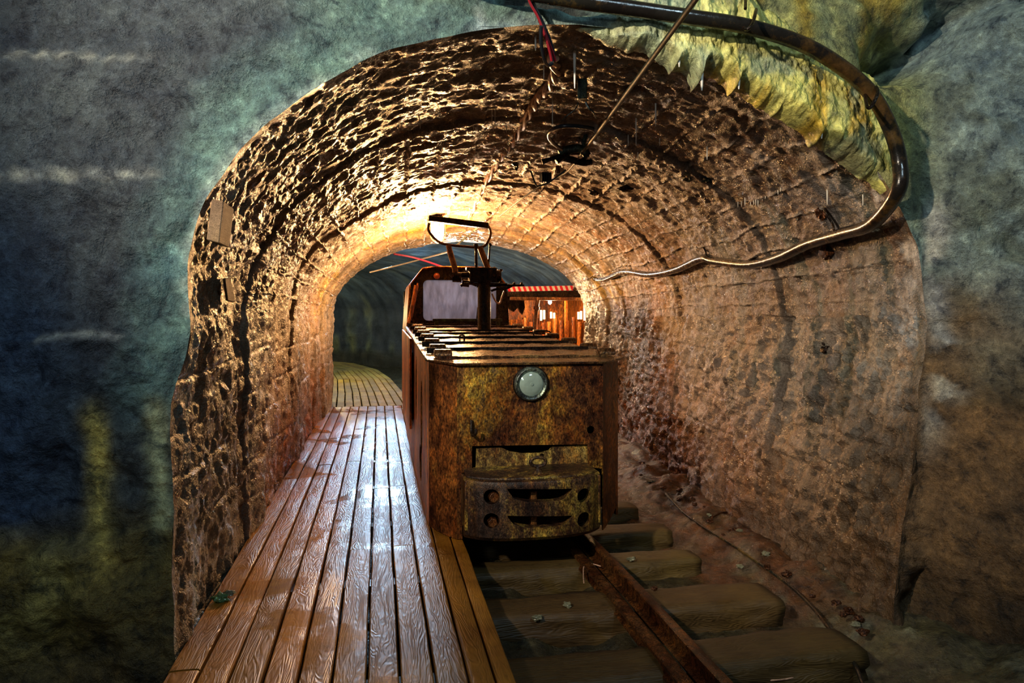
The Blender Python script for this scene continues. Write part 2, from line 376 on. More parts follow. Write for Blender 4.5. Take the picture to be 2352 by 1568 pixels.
def vault_grid(d0, d1, nd_, s0, s1, ns):
    d = np.linspace(d0, d1, nd_); s = np.linspace(0, 1, ns)**1.25*(s1-s0)+s0
    D, S = np.meshgrid(d, s)
    t, z, nt_, nz = section(D, S)
    nl = 1.55; arc = np.where((D > nl) & (D < nl+1), nl+(D-nl)*4.25, np.where(D >= nl+1, nl+4.25+(D-nl-1), D))
    # ring steps, joints, board fins
    off = np.zeros_like(S); js = [j+.025*fbm(arc, arc*0+i, 0, 1.5, 4, 5+i) for i, j in enumerate(JO)]
    for i, j in enumerate(js):
        off += (OFF[i+1]-OFF[i])*sst(-.012, .012, S-j)
        off -= .022*np.exp(-((S-j)/.016)**2)*(.6+.6*fbm(arc, i, 0, 6, 3, 90+i))
    arch = sst(nl-.1, nl+.12, D)*sst(nl+1.1, nl+.9, D)
    fin = np.abs(((arc+.012*fbm(S, arc, 0, 3, 3, 8))/.19) % 1-.5)*2   # 1 at the board edge
    finh = np.clip((fin-.84)/.16, 0, 1)*np.clip(.55+1.1*fbm(S, arc*3, 0, 20, 2, 55), -.2, 1.6)*(.35+.65*sst(-.45, -.1, fbm(S, np.floor(arc/.19)*3, 0, 1.0, 2, 66)))
    off += arch*sst(.9, 1.3, S+1.0*sst(nl+.5, nl+.65, D))*finh*.022*sst(6.9, 6.5, S)
    # horizontal lift joints on the walls
    for zj in (-.02, .2, .38, .62, .78, .98):
        off -= .012*np.exp(-((z-zj-.03*fbm(S, zj, 0, 2, 3, 4))/.009)**2)*(1-arch)*sst(.0, .4, fbm(S, zj*9, 0, 1.6, 2, 6)+.35)
    # vertical flow ribs and scaling
    off += .018*(1-arch)*fbm(S*7, z*.9, 0, 1, 4, 31)*sst(0, .25, S)
    off += (.006*arch*fbm(S*10, arc*2.2, 0, 1.4, 6, 41, .62)+.012*(1-arch)*fbm(S*4, arc*3, 0, 1.4, 5, 42))*sst(0, .3, S)
    rough = np.where(D > nl+1, 1.0, 0)*sst(3.5, .5, S)
    off += (.010+.012*(D > nl+1))*fbm(S, arc, 5, 16, 5, 43, .6)*sst(0, .1, S)
    off += .05*rough*fbm(S, z, 0, 2.2, 5, 77)*sst(0, .3, S)
    off -= .03*np.clip(fbm(S, arc, 3, 9, 2, 101)-.55, 0, 1)
    t = t+nt_*off; z = z+nz*off
    X = O[0]+t*N[0]+S*U[0]; Y = O[1]+t*N[1]+S*U[1]; Z = z
    dx, dy, dz = disp(X, Y, Z); X = X+dx; Y = Y+dy; Z = Z+dz
    # stains, plus some painted light and shade
    n1 = fbm(X, Y, Z, 1.6, 4, 3); n2 = fbm(S*6, arc*.6, 0, 1.2, 4, 13); n3 = fbm(X, Y, Z, 6, 4, 23)
    base = cc(.36, .30, .25)+0*X[..., None]
    base = lerp(base, cc(.27, .15, .08), sst(.0, .7, n1)*.7)
    base = lerp(base, cc(.40, .13, .045), sst(1.1, .0, z)*(.55+.4*n1)*sst(.6, 1.8, S))       # iron stains low on the walls
    base = lerp(base, cc(.15, .085, .05), arch*sst(2.8, .6, S)*.9)                            # darker brown roof by the portal
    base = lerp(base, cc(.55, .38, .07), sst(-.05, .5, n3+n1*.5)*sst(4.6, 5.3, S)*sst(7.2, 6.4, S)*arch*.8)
    base = lerp(base, cc(.52, .42, .30), sst(5.7, 5.8, S)*.6)
    base = lerp(base, cc(.10, .07, .035), (D < nl+.1)*sst(2.4, .8, S)*.85)
    base = lerp(base, cc(.13, .20, .19), sst(.0, .5, n2)*sst(2.2, .3, S)*.85*np.where(D < nl+.3, 1, .4))   # green-grey slime
    base = lerp(base, cc(.72, .68, .62), sst(.45, .8, n2)*sst(1.9, .3, S)*np.where(D < nl+.2, .55, .15))  # lime runs
    fm = arch*sst(.9, 1.3, S+1.0*sst(nl+.5, nl+.65, D))
    base = lerp(base, cc(.20, .19, .19), arch*sst(1.5, .3, S)*sst(nl+.62, nl+.72, D)*sst(-.3, .4, n3)*.8)  # cool sheen of the front light painted on the right of the arch
    base = lerp(base, cc(.06, .035, .02), fm*np.clip((np.abs((((arc+.012*fbm(S, arc, 0, 3, 3, 8))-.016)/.19) % 1-.5)*2-.90)/.06, 0, 1)*.8)  # dark board joint, with the shadow beside the fin painted in
    base = lerp(base, cc(.62, .52, .42), np.clip(finh*1.3, 0, 1)*fm*.7)  # pale deposits on the fins, with lit glitter painted in
    for j in js: base = lerp(base, cc(.05, .035, .025), np.exp(-((S-j)/.014)**2)*.75*sst(-.5, .1, fbm(arc, j, 0, 4, 3, 7)))
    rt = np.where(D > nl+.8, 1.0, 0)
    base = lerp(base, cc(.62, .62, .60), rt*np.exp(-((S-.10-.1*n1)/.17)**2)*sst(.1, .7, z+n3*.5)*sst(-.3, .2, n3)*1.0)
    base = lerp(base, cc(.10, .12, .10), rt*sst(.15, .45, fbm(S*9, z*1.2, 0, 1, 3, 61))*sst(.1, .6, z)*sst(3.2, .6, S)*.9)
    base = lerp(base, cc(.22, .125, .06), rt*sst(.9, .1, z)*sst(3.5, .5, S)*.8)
    base = lerp(base, cc(.11, .065, .028), rt*sst(1.2, .5, z+.2*n1)*sst(1.1, .1, S)*.85)  # falloff of the light low on the right wall, painted darker
    return X, Y, Z, S, arc, base
NL = 1.55
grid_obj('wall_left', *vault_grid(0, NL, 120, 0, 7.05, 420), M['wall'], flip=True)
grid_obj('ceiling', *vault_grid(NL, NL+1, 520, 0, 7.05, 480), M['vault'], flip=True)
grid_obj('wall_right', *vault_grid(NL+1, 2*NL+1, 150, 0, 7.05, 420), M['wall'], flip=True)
# end face of the last ring, looking down the tunnel
d = np.linspace(0, 2*NL+1, 200); q = np.linspace(0, 1, 8); D, Q = np.meshgrid(d, q)
t, z, a1, a2 = section(D, 7.05+0*D)
t = t+a1*(.075-.16*Q); z = z+a2*(.075-.16*Q)
X = O[0]+t*N[0]+7.05*U[0]; Y = O[1]+t*N[1]+7.05*U[1]; dx, dy, dz = disp(X, Y, z)
grid_obj('trim_1', X+dx*(1-Q), Y+dy*(1-Q), z+dz*(1-Q), D, Q, np.zeros(X.shape+(3,))+cc(.3, .2, .12), M['far'])
# ---------------------------------------------------------------- portal face
nj = 620
i = np.linspace(0, 2*NL+1, nj)
t0, z0, _, _ = section(i, 0*i)
e0 = np.zeros_like(i)
w = Wd(0); cxp = w/2
ph = np.clip(i-NL, 0, 1)*math.pi
# outward direction: sideways beside the jambs, radial round the arch
ux = -np.cos(ph); uz = np.sin(ph)*.9; L = np.sqrt(ux**2+uz**2); ux /= L; uz /= L
dist = np.concatenate([np.linspace(0, 1.05, 110), 1.05+np.linspace(.05, 1, 12)**1.5*2.6])
I, Dd = np.meshgrid(i, dist)
T = t0[None]+ux[None]*Dd; Z = z0[None]+uz[None]*Dd
S = np.zeros_like(T)
S -= np.clip(T-w+.0, 0, 9)*(1.05+1.3*sst(1.3, .5, Z))+.12*sst(0, .5, T-w)*sst(1.2, .2, Z)          # right flank swings towards the viewer
# courses on the left block wall
cour = np.zeros_like(T)
lm = sst(.15, -.15, T)
for zj in (2.09, 1.665, 1.12, .43):
    zz = zj+.02*fbm(T, zj, 0, 2.5, 3, 2)+.03*(T)
    cour += .028*np.exp(-np.clip(zz-Z, 0, 9)/.10)*sst(-.012, .006, zz-Z)
for zj in (2.12, 2.27, 2.40):
    cour -= .018*np.exp(-((Z-zj-.01*fbm(T, 0, 0, 3, 2, 1))/.008)**2)*(1-lm)*np.where(T < w, 1, 1)
rock = sst(w-.05, w+.35, T)*1.0+sst(2.45, 2.75, Z)*sst(1.8, 2.7, T)
rel = .035*fbm(T, Z, 0, 3.2, 6, 51)*sst(0, .10, Dd)+.018*fbm(T, Z, 2, 14, 4, 52)*sst(0, .03, Dd)
rel += rock*.12*fbm(T, Z*1.0, 1, 2.6, 6, 53)*sst(0, .2, Dd)
rel += .05*sst(.6, .1, Z)*fbm(T*.7, Z*2.2, 1, 2, 4, 58)*sst(0, .1, Dd)
crack = np.exp(-((Z-2.48-.35*(T-3.2)-.1*fbm(T, Z, 0, 3, 3, 9))/.09)**2)*sst(2.7, 3.0, T)
rel -= .35*crack
gap = sst(2.38, 2.42, Z+.02*fbm(T, 0, 0, 7, 3, 5))*sst(1.15, 1.2, T+.05*fbm(T, Z, 0, 6, 2, 6))*sst(1.62, 1.5, T)
rel -= .16*gap
S = S-(cour*lm+cour*.0)-rel-np.where(cour < 0, cour, 0)*0-(-1)*0
S = S+.02*sst(.06, 0, Dd)*0
X = O[0]+T*N[0]+S*U[0]; Y = O[1]+T*N[1]+S*U[1]; dx, dy, dz = disp(X, Y, Z)
X += dx; Y += dy; Zf = Z+dz
n1 = fbm(T, Z, 0, 2, 4, 3); n3 = fbm(T, Z, 0, 8, 4, 5); ns = fbm(T*9, Z*1.0, 0, 1, 4, 15)
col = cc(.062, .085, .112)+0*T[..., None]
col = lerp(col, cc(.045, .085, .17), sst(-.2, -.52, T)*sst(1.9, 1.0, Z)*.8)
col = lerp(col, cc(.13, .25, .26), sst(.28, .05, Dd+.07*n1)*sst(.7, 1.0, Z))
col = lerp(col, cc(.15, .27, .26), sst(.25, .7, T)*sst(1.7, 2.0, Z))
col = lerp(col, cc(.38, .52, .52), np.exp(-(Dd/.035)**2)*sst(-.1, .4, n3+.3)*sst(.9, 1.2, Z)*.8)
col = lerp(col, cc(.18, .38, .42), sst(.1, .6, n3)*sst(1.0, 1.25, Z)*sst(1.65, 1.45, Z)*sst(.25, .02, Dd)*.8)
col = lerp(col, cc(.5, .62, .66), sst(.35, .8, ns+n3*.4)*sst(.25, .7, T)*sst(1.4, 1.0, T)*sst(1.9, 2.1, Z)*.8)
yel = sst(1.5, 2.0, T)*sst(3.25, 2.95, T)*sst(1.35, 1.75, Z)
col = lerp(col, cc(.46, .43, .10), yel*(.7+.3*ns))
col = lerp(col, cc(.40, .27, .03), yel*sst(.1, .6, ns)*.8)
rk = sst(3.0, 3.15, T)
col = lerp(col, cc(.27, .36, .35), rk)
col = lerp(col, cc(.12, .14, .10), rk*sst(.1, .5, n3)*.7)
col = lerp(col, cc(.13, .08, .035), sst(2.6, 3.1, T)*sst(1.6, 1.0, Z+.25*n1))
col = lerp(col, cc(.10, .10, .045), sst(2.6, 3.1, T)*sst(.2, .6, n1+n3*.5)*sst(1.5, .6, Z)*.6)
col = lerp(col, cc(.07, .042, .018), sst(2.6, 3.1, T)*sst(.65, .1, Z+.2*n1)*.9)  # low right rock painted darker where the light falls off
col = lerp(col, cc(.20, .12, .058), sst(w+.45, w+.05, T+.12*n1+.06*n3)*sst(2.8, 3.0, T)*sst(1.5, 1.1, Z)*sst(-.3, .4, Z)*.9)
col = lerp(col, cc(.55, .56, .52), np.exp(-((T-w-.01-.04*n1)/.03)**2)*sst(-.3, .2, n3)*sst(1.75, 1.6, Z)*sst(.5, .9, Z)*.9)
ol = sst(.55, .36, Z+.05*n3)*sst(.4, 0, T)
col = lerp(col, cc(.20, .15, .04), ol)
col = lerp(col, cc(.42, .36, .11), ol*sst(-.1, .5, n3+n1)*sst(-.2, -.45, T)*.8)
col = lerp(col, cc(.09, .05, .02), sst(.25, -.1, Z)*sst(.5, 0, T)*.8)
for tc, wd, c_ in ((-.235, .035, cc(.95, .74, .18)), (-.045, .028, cc(1.1, 1.15, .62))):
    col = lerp(col, c_, np.exp(-((T-tc-.012*n3)/wd)**2)*sst(.28, .5, Z+.05*n3)*sst(.95, .80, Z)*.9)
col = lerp(col, cc(.16, .13, .05), sst(.95, .7, Z+.1*n1)*sst(-.32, -.15, T)*sst(.4, 0, T)*.2)
for zj in (2.09, 1.665, 1.12):
    col = lerp(col, cc(.42, .47, .46), np.exp(-((Z-zj-.012-.03*T-.012*n3)/.013)**2)*sst(.02, -.22, T)*sst(-.3, .3, n3+.1)*.9)
col = lerp(col, cc(.03, .025, .02), gap*.9)
col = lerp(col, cc(.03, .06, .03), np.exp(-(((T-.04)/.06)**2+((Z-1.05)/.08)**2))*sst(-.2, .3, n3)*.9)
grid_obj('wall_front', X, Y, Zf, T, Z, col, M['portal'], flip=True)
# ---------------------------------------------------------------- flowstone curtain on the portal
low = [(1330, 78), (1400, 92), (1470, 104), (1520, 112), (1560, 132), (1600, 150), (1640, 152), (1690, 168), (1740, 205), (1790, 238), (1830, 262), (1865, 288), (1900, 318), (1940, 345), (1985, 378), (2035, 408), (2060, 440)]
lt = []; lz = []
for p in low:
    v = ons(p[0], p[1], -.05); lt.append(ts(v)[0]); lz.append(v.z)
a = 420; b2 = 110
tt = np.linspace(lt[0], lt[-1], a); zl = np.interp(tt, lt, lz)
zl = zl+.012*fbm(tt, 0, 0, 8, 3, 3)-.012*np.clip(fbm(tt, 5, 0, 30, 2, 9), 0, 1)+.05*sst(lt[0]+.35, lt[0], tt)
for px, dep, wd in ((1560, .03, .006), (1612, .085, .010), (1697, .055, .009), (1888, .045, .009), (1800, .015, .01)):
    tc = ts(ons(px, 180, -.05))[0]; zl = zl-dep*np.exp(-np.abs((tt-tc)/wd))
vv = np.linspace(0, 1, b2)
TT, VV = np.meshgrid(tt, vv); ZL = zl[None]+0*TT
ZZ = ZL+(1-VV)*(2.75-ZL) if False else ZL+VV*(.05+.42*sst(lt[0], lt[0]+.5, TT))
thick = (.012+.045*sst(lt[0], lt[0]+.6, TT))*np.sqrt(np.clip(VV/.10, 0, 1))*(1-VV*.9)*sst(lt[-1], lt[-1]-.25, TT)
fold = .55*fbm(TT*12, ZZ*3, 0, 1, 4, 21)+.5*fbm(TT*26, ZZ*18, 0, 1, 3, 22)
thick = thick*(1+.30*fold)+.010*fbm(TT, ZZ*.6, 0, 36, 4, 3, .6)
SS = .05-thick-.070*np.sqrt(np.clip(VV/.12, 0, 1))*(1-sst(.75, 1, VV))*sst(lt[0]-.05, lt[0]+.3, TT)
SS -= np.clip(TT-w, 0, 9)*1.0
X = O[0]+TT*N[0]+SS*U[0]; Y = O[1]+TT*N[1]+SS*U[1]
n3 = fbm(TT, ZZ, 0, 9, 4, 5); ns = fbm(TT*12, ZZ*2, 0, 1, 4, 16)
col = cc(.68, .66, .19)+0*TT[..., None]
col = lerp(col, cc(.74, .52, .07), sst(-.1, .6, ns))
col = lerp(col, cc(.30, .36, .22), sst(.0, .7, n3)*.8)
col = lerp(col, cc(.45, .58, .42), sst(lt[0]+.75, lt[0]+.2, TT)*.75)
fl = grid_obj('flowstone_curtain', X, Y, ZZ, TT, ZZ, col, M['flow'], kind=None, flip=True)
tag(fl, 'yellow green flowstone curtain with dripping scalloped edge over the right of the arch', 'flowstone')
# ---------------------------------------------------------------- floor
tt = np.linspace(-3.2, 5.2, 420); ss = np.concatenate([np.linspace(-3.0, 3.4, 300), np.linspace(3.45, 22, 160)])
T, S = np.meshgrid(tt, ss)
X = O[0]+T*N[0]+S*U[0]; Y = O[1]+T*N[1]+S*U[1]
Z = -.235+.030*fbm(X, Y, 0, 2.2, 5, 6)+.010*fbm(X, Y, 0, 16, 3, 8)
Z += .10*sst(2.62, 3.0, T)*(1+.5*fbm(X, Y, 0, 5, 3, 4))+.2*sst(3.0, 3.8, T-S*.1)*sst(.6, -.3, S)
Z -= .05*sst(1.35, 1.5, T)*sst(1.8, 1.65, T)
n1 = fbm(X, Y, 0, 2.2, 4, 3); n3 = fbm(X, Y, 0, 9, 4, 4)
col = cc(.13, .050, .018)+0*X[..., None]
col = lerp(col, cc(.10, .055, .022), sst(0, .6, n3))
col = lerp(col, cc(.10, .10, .05), sst(.7, -.1, S)*sst(.0, .5, n1+.35)*.8)
col = lerp(col, cc(.20, .20, .13), sst(.55, .9, n3)*sst(1.4, .2, S)*sst(2.5, 2.7, T)*.9)
col = lerp(col, cc(.06, .05, .025), sst(2.45, 2.3, T))
grid_obj('floor', X, Y, Z, T, S, col, M['mud'])
# ---------------------------------------------------------------- far tunnel, bending left
LP = [(-2.62, 9.25), (-2.9, 10.2), (-3.5, 11.8), (-4.6, 14.2), (-6.6, 16.6), (-9.5, 18.8), (-13, 20.5)]
RP = [(1.20, 9.96), (1.42, 10.7), (1.50, 11.3), (1.3, 13.0), (.2, 15.6), (-3.0, 19.0), (-6.4, 22.0), (-11, 25)]
def cr(P, n):
    o = smooth_path([Vector((p[0], p[1], 0)) for p in P], 24)
    idx = np.linspace(0, len(o)-1, n).astype(int); return np.array([[o[k].x, o[k].y] for k in idx])
nn = 140; lp = cr(LP, nn); rp = cr(RP, nn)
def far_grid(d0, d1, nd_):
    dd = np.linspace(d0, d1, nd_); Dm, Im = np.meshgrid(dd, np.arange(nn))
    Lx, Ly = lp[Im, 0], lp[Im, 1]; Rx, Ry = rp[Im, 0], rp[Im, 1]
    ph = np.clip(Dm-NL, 0, 1)*math.pi; f = .5-.5*np.cos(ph)
    z = np.where(Dm < NL, Dm-(NL-ZS), np.where(Dm > NL+1, ZS-(Dm-NL-1), ZS+(2.27+.35*sst(10, 45, Im)-ZS)*np.sin(ph)))
    X = Lx+(Rx-Lx)*f; Y = Ly+(Ry-Ly)*f; Sl = Im*.11
    a = .05*fbm(X, Y, z, 1.2, 5, 9); X = X+a; Y = Y+.05*fbm(X, Y, z, 1.2, 5, 19); z2 = z+.04*fbm(X, Y, z, 1.5, 5, 29)
    n1 = fbm(Sl*4, z*.7, 0, 1, 4, 2); n2 = fbm(X, Y, z, 1.5, 4, 12)
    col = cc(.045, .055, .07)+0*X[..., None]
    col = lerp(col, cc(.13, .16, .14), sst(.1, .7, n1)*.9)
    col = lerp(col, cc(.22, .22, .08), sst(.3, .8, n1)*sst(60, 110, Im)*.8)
    col = lerp(col, cc(.22, .30, .34), sst(NL+.05, NL+.25, Dm)*sst(NL+.95, NL+.75, Dm)*(.6+.5*n2))  # ceiling colour raised and blued in place of cool lamp light
    col = lerp(col, cc(.60, .46, .34), sst(50, 20, Im)*sst(NL+.40, NL+.6, Dm))  # warm lamp light painted into the right of the ceiling near the arch
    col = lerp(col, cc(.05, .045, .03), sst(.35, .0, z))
    return X, Y, z2, Sl, Dm*2, col
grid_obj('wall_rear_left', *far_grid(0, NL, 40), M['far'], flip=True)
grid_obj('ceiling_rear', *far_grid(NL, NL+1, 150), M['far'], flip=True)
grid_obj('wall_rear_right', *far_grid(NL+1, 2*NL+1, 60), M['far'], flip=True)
# ---------------------------------------------------------------- ray to vault
def hit(px, py, back=.03, smin=0.0):
    d = Vector(((px-CX)/F, 1, -(py-HY)/F)); Yv = 1.5
    def inside(Y):
        p = Vector((0, 0, H))+d*Y; t, s = ts(p)
        if s < smin: return True
        w = Wd(s)
        if p.z <= ZS: return t < w-.14*float(sst(1.2, -.2, p.z)) and t > 0
        x = (t-w/2)/(w/2)
        return abs(x) < 1 and p.z < ZS+(ZC-ZS)*math.sqrt(max(0, 1-x*x))
    while inside(Yv) and Yv < 12: Yv += .02
    return Vector((0, 0, H))+d*(Yv-back)
# ---------------------------------------------------------------- boardwalk
def planks(name, lists, mat, parent, z1=0.0, th=.035, gap=.004, ends=.0035):
    """lists: per plank a list of (left pt, right pt) stations; each pair of stations is one board"""
    vs = []; fs = []; uvs = []; cols = []
    rnd = random.Random(3)
    for st in lists:
        for k in range(len(st)-1):
            (l0, r0), (l1, r1) = st[k], st[k+1]
            l0, r0, l1, r1 = [Vector((p[0], p[1], 0)) for p in (l0, r0, l1, r1)]
            L = ((l1+r1)/2-(l0+r0)/2).length; u0 = rnd.random()*50; v0 = rnd.random()*50
            g = gap/max((r0-l0).length, .01); wd = (r0-l0).length
            d = ((l1+r1)/2-(l0+r0)/2).normalized()*ends
            c0 = rnd.uniform(.72, 1.15); cw = rnd.uniform(-.06, .06); zj = rnd.uniform(-1, 1)*ends*.85
            nseg = max(1, int(L/.12))
            prof = [(g, -th), (g, -.004), (g+.004/wd, 0), (.25, .0012), (.5, .0018), (.75, .0012), (1-g-.004/wd, 0), (1-g, -.004), (1-g, -th)]
            base = len(vs)
            wob = rnd.random()*30
            for a in range(nseg+1):
                f = a/nseg; l = (l0+d)*(1-f)+(l1-d)*f; r = (r0+d)*(1-f)+(r1-d)*f
                for (q, zz) in prof:
                    e = (.0022*float(fbm(f*L*2+wob, q*.5, 0, 2.0, 2, 1)) if q < .2 or q > .8 else 0)
                    p = l*(1-q)+r*q
                    vs.append((p.x+e, p.y, z1+zj+zz)); uvs.append((u0+f*L, v0+q*wd)); cols.append((c0+cw, c0, c0-cw, 1))
            n = len(prof)
            for a in range(nseg):
                for b_ in range(n-1): fs.append((base+a*n+b_, base+a*n+b_+1, base+(a+1)*n+b_+1, base+(a+1)*n+b_))
                fs.append((base+a*n+n-1, base+a*n, base+(a+1)*n, base+(a+1)*n+n-1))
            fs.append(tuple(base+b_ for b_ in range(n))[::-1]); fs.append(tuple(base+nseg*n+b_ for b_ in range(n)))
    me = bpy.data.meshes.new(name); me.from_pydata(vs, [], fs)
    ul = me.uv_layers.new(name='UVMap'); vi = np.empty(len(me.loops), np.int32); me.loops.foreach_get('vertex_index', vi)
    ul.data.foreach_set('uv', np.array(uvs)[vi].ravel())
    ca = me.color_attributes.new('Col', 'FLOAT_COLOR', 'POINT'); ca.data.foreach_set('color', np.array(cols).ravel())
    bm = bmesh.new(); bm.from_mesh(me); bmesh.ops.recalc_face_normals(bm, faces=bm.faces); bm.to_mesh(me); bm.free()
    return link(name, me, mat, parent, smooth=False)
bw = empty('boardwalk', W3(.58, 1, -.2), 'wet shiny orange-brown plank boardwalk running along the left side of the locomotive', 'boardwalk')
ed = [.012, .119, .225, .335, .447, .558, .670, .778, .890, .998, 1.087, 1.155]
JN = {0: [.05, 6.72], 1: [3.0, 6.72], 2: [.95, 3.1, 6.72], 3: [1.0, 6.72], 4: [3.2, 6.72], 5: [1.0, 6.72], 6: [2.25, 6.72], 7: [1.02, 2.3, 6.72], 8: [3.6, 6.72], 9: [2.0, 6.72], 10: [4, 6.72]}
lists = []
for k in range(11):
    st = [-1.6]+JN[k]
    if k == 0: st = [-1.6, -.12, 1.6, 4.0, 6.72]
    lists.append([(W3(ed[k], s_, 0), W3(ed[k+1], s_, 0)) for s_ in st])
planks('deck', lists, M['deck'], bw)
RE = [W3(1.155, 6.73, 0), Vector((-1.76, 10.97, 0)), Vector((-2.36, 13.3, 0)), Vector((-3.05, 15.5, 0)), Vector((-4.1, 17.7, 0)), Vector((-5.9, 19.4, 0)), Vector((-8.6, 20.7, 0))]
def offs(P, d):
    out = []
    for k, p in enumerate(P):
        a = (P[min(k+1, len(P)-1)]-P[max(k-1, 0)]); a.z = 0; a.normalize(); nrm = Vector((a.y, -a.x, 0))
        if k == 0: nrm = Vector((N[0], N[1], 0))
        out.append(p+nrm*d)
    return out
rails = [offs(RE, -.112*k) for k in range(14)]
bw2 = empty('boardwalk', Vector((-3.3, 14.5, -.1)), 'dry yellow-green plank boardwalk curving left through the blue tunnel beyond the arch', 'boardwalk')
planks('deck', [[(rails[k+1][j], rails[k][j]) for j in range(len(RE))] for k in range(13)], M['fardeck'], bw2, gap=.008, ends=.0006)
j = MB()
for s_ in (-1.2, -.3, .6, 1.5, 2.4, 3.3, 4.2, 5.1, 6.0): j.tbox(.02, 1.05, s_, s_+.08, -.13, -.037)
for t_ in (.08, .98): j.tbox(t_-.03, t_+.03, -1.5, 6.7, -.26, -.131)
jo = j.build('joist', M['sleeper'], bw)
side_deck = empty('plank_platform', (-1.7, 12.9, -.1), 'short yellow plank platform across the track from the boardwalk bend', 'platform')
RE2 = [Vector((-1.28, 11.6, 0)), Vector((-1.62, 13.2, 0)), Vector((-1.95, 14.6, 0))]
r2 = [offs(RE2, .112*k) for k in range(7)]
for r_ in r2: r_[0] = RE2[0]+Vector((.982, .19, 0))*((r2.index(r_))*.112)
planks('deck', [[(r2[k][q], r2[k+1][q]) for q in range(3)] for k in range(6)], M['fardeck'], side_deck, z1=-.02)
# ---------------------------------------------------------------- rails and sleepers
def railbar(name, t, s0, s1, ztop, mat, lab, h=.085, hw=.022, fw=.038, slope=0, dt=0):
    pr = [(-fw, 0), (fw, 0), (fw, .008), (.008, .018), (.007, h-.022), (hw, h-.016), (hw, h-.003), (hw-.005, h), (-hw+.005, h), (-hw, h-.003), (-hw, h-.016), (-.007, h-.022), (-.008, .018), (-fw, .008)]
    b = MB(); n = len(pr); ns_ = 40
    for k in range(ns_+1):
        f = k/ns_; s_ = s0+(s1-s0)*f
        wob = .004*math.sin(s_*3.1)
        for (a, zz) in pr: b.v.append(W3(t+a+wob+dt*f, s_, ztop-h+zz+slope*f))
    for k in range(ns_):
        for q in range(n): b.f.append((k*n+q, k*n+(q+1) % n, (k+1)*n+(q+1) % n, (k+1)*n+q))
    b.f.append(tuple(range(n))[::-1]); b.f.append(tuple(ns_*n+q for q in range(n)))
    o = b.build(name, mat); tag(o, lab, 'rail'); return o
ZR = -.05
railbar('rail', 1.875, -1.6, 6.9, ZR, M['rail'], 'rusty steel rail leading under the right side of the locomotive front')
railbar('check_rail', 1.775, -1.6, 1.1, ZR-.045, M['rail'], 'lower muddy check rail lying along the inner side of the right rail', h=.05, hw=.028, fw=.034)
railbar('rail', 1.12, -1.6, 6.9, ZR, M['rail'], 'rusty left rail half hidden beside the boardwalk edge')
def sleeper(s0, t0, t1, wd, ht, ztop, seed, lab, rotk=0):
    n = 30; m = 28; rnd = random.Random(seed); b = MB()
    for k in range(n+1):
        f = k/n; t_ = t0+(t1-t0)*f
        e = min(1, .92+f*20*.08) * min(1, .90+(1-f)*22*.1)
        for q in range(m):
            a = 2*math.pi*(q+.5)/m; ca, sa = math.cos(a), math.sin(a)
            r = (abs(ca)**9+abs(sa)**9)**(-1/9)
            nz = 1+.16*float(fbm(t_*3, ca, sa+seed, 2.2, 4, seed))
            ps = s0+rotk*(t_-1.5)+ca*r*wd/2*e*nz; pz = ztop-ht/2+sa*r*ht/2*(e if sa > 0 else 1)*(nz if sa < .2 else 1+(nz-1)*.25)
            b.v.append(W3(t_, ps, pz))
    for k in range(n):
        for q in range(m): b.f.append((k*m+q, k*m+(q+1) % m, (k+1)*m+(q+1) % m, (k+1)*m+q))
    b.f.append(tuple(range(m))[::-1]); b.f.append(tuple(n*m+q for q in range(m)))
    me = b.mesh('railway_sleeper')
    ul = me.uv_layers.new(name='UVMap'); vi = np.empty(len(me.loops), np.int32); me.loops.foreach_get('vertex_index', vi)
    cos = np.array([v.co[:] for v in me.vertices]); tt_ = (cos[:, 0]-O[0])*N[0]+(cos[:, 1]-O[1])*N[1]; s_ = (cos[:, 0]-O[0])*U[0]+(cos[:, 1]-O[1])*U[1]
    ul.data.foreach_set('uv', np.stack([tt_, s_+cos[:, 2]+seed], -1)[vi].ravel())
    ca = me.color_attributes.new('Col', 'FLOAT_COLOR', 'POINT'); g = rnd.uniform(.75, 1.1)
    ca.data.foreach_set('color', np.tile([g, g*rnd.uniform(.92, 1.05), g*.9, 1], len(me.vertices)))
    o = link('railway_sleeper', me, M['sleeper'])
    tag(o, lab, 'sleeper', 'timber sleepers under the track')
SL = [(-.62, 'foremost mud-caked timber sleeper at the bottom edge of the track', 2.6), (-.10, 'widest muddy timber sleeper, with slumped wet right end beside the pale ground', 2.62),
      (.46, 'squared timber sleeper with broad pale cut end right of the rail', 2.57), (.98, 'timber sleeper carrying a pale stone beside the end of the bumper', 2.45),
      (1.48, 'dark-faced timber sleeper beside the lower right corner of the locomotive', 2.5), (1.98, 'second sleeper behind the front corner of the locomotive', 2.48),
      (2.5, 'third sleeper behind the front corner, in its shadow', 2.46), (3.05, 'red-brown sleeper behind the front corner beside rubble', 2.45), (3.6, 'farthest sleeper seen between locomotive and right wall', 2.5)]
for k, (s_, lab, te) in enumerate(SL):
    sleeper(s_, 1.06, te, .25 if k < 3 else .2, .17, -.128 if k < 3 else -.13, 20+k, lab, [.03, .02, -.03, .01, 0, .02, 0, 0, 0][k])
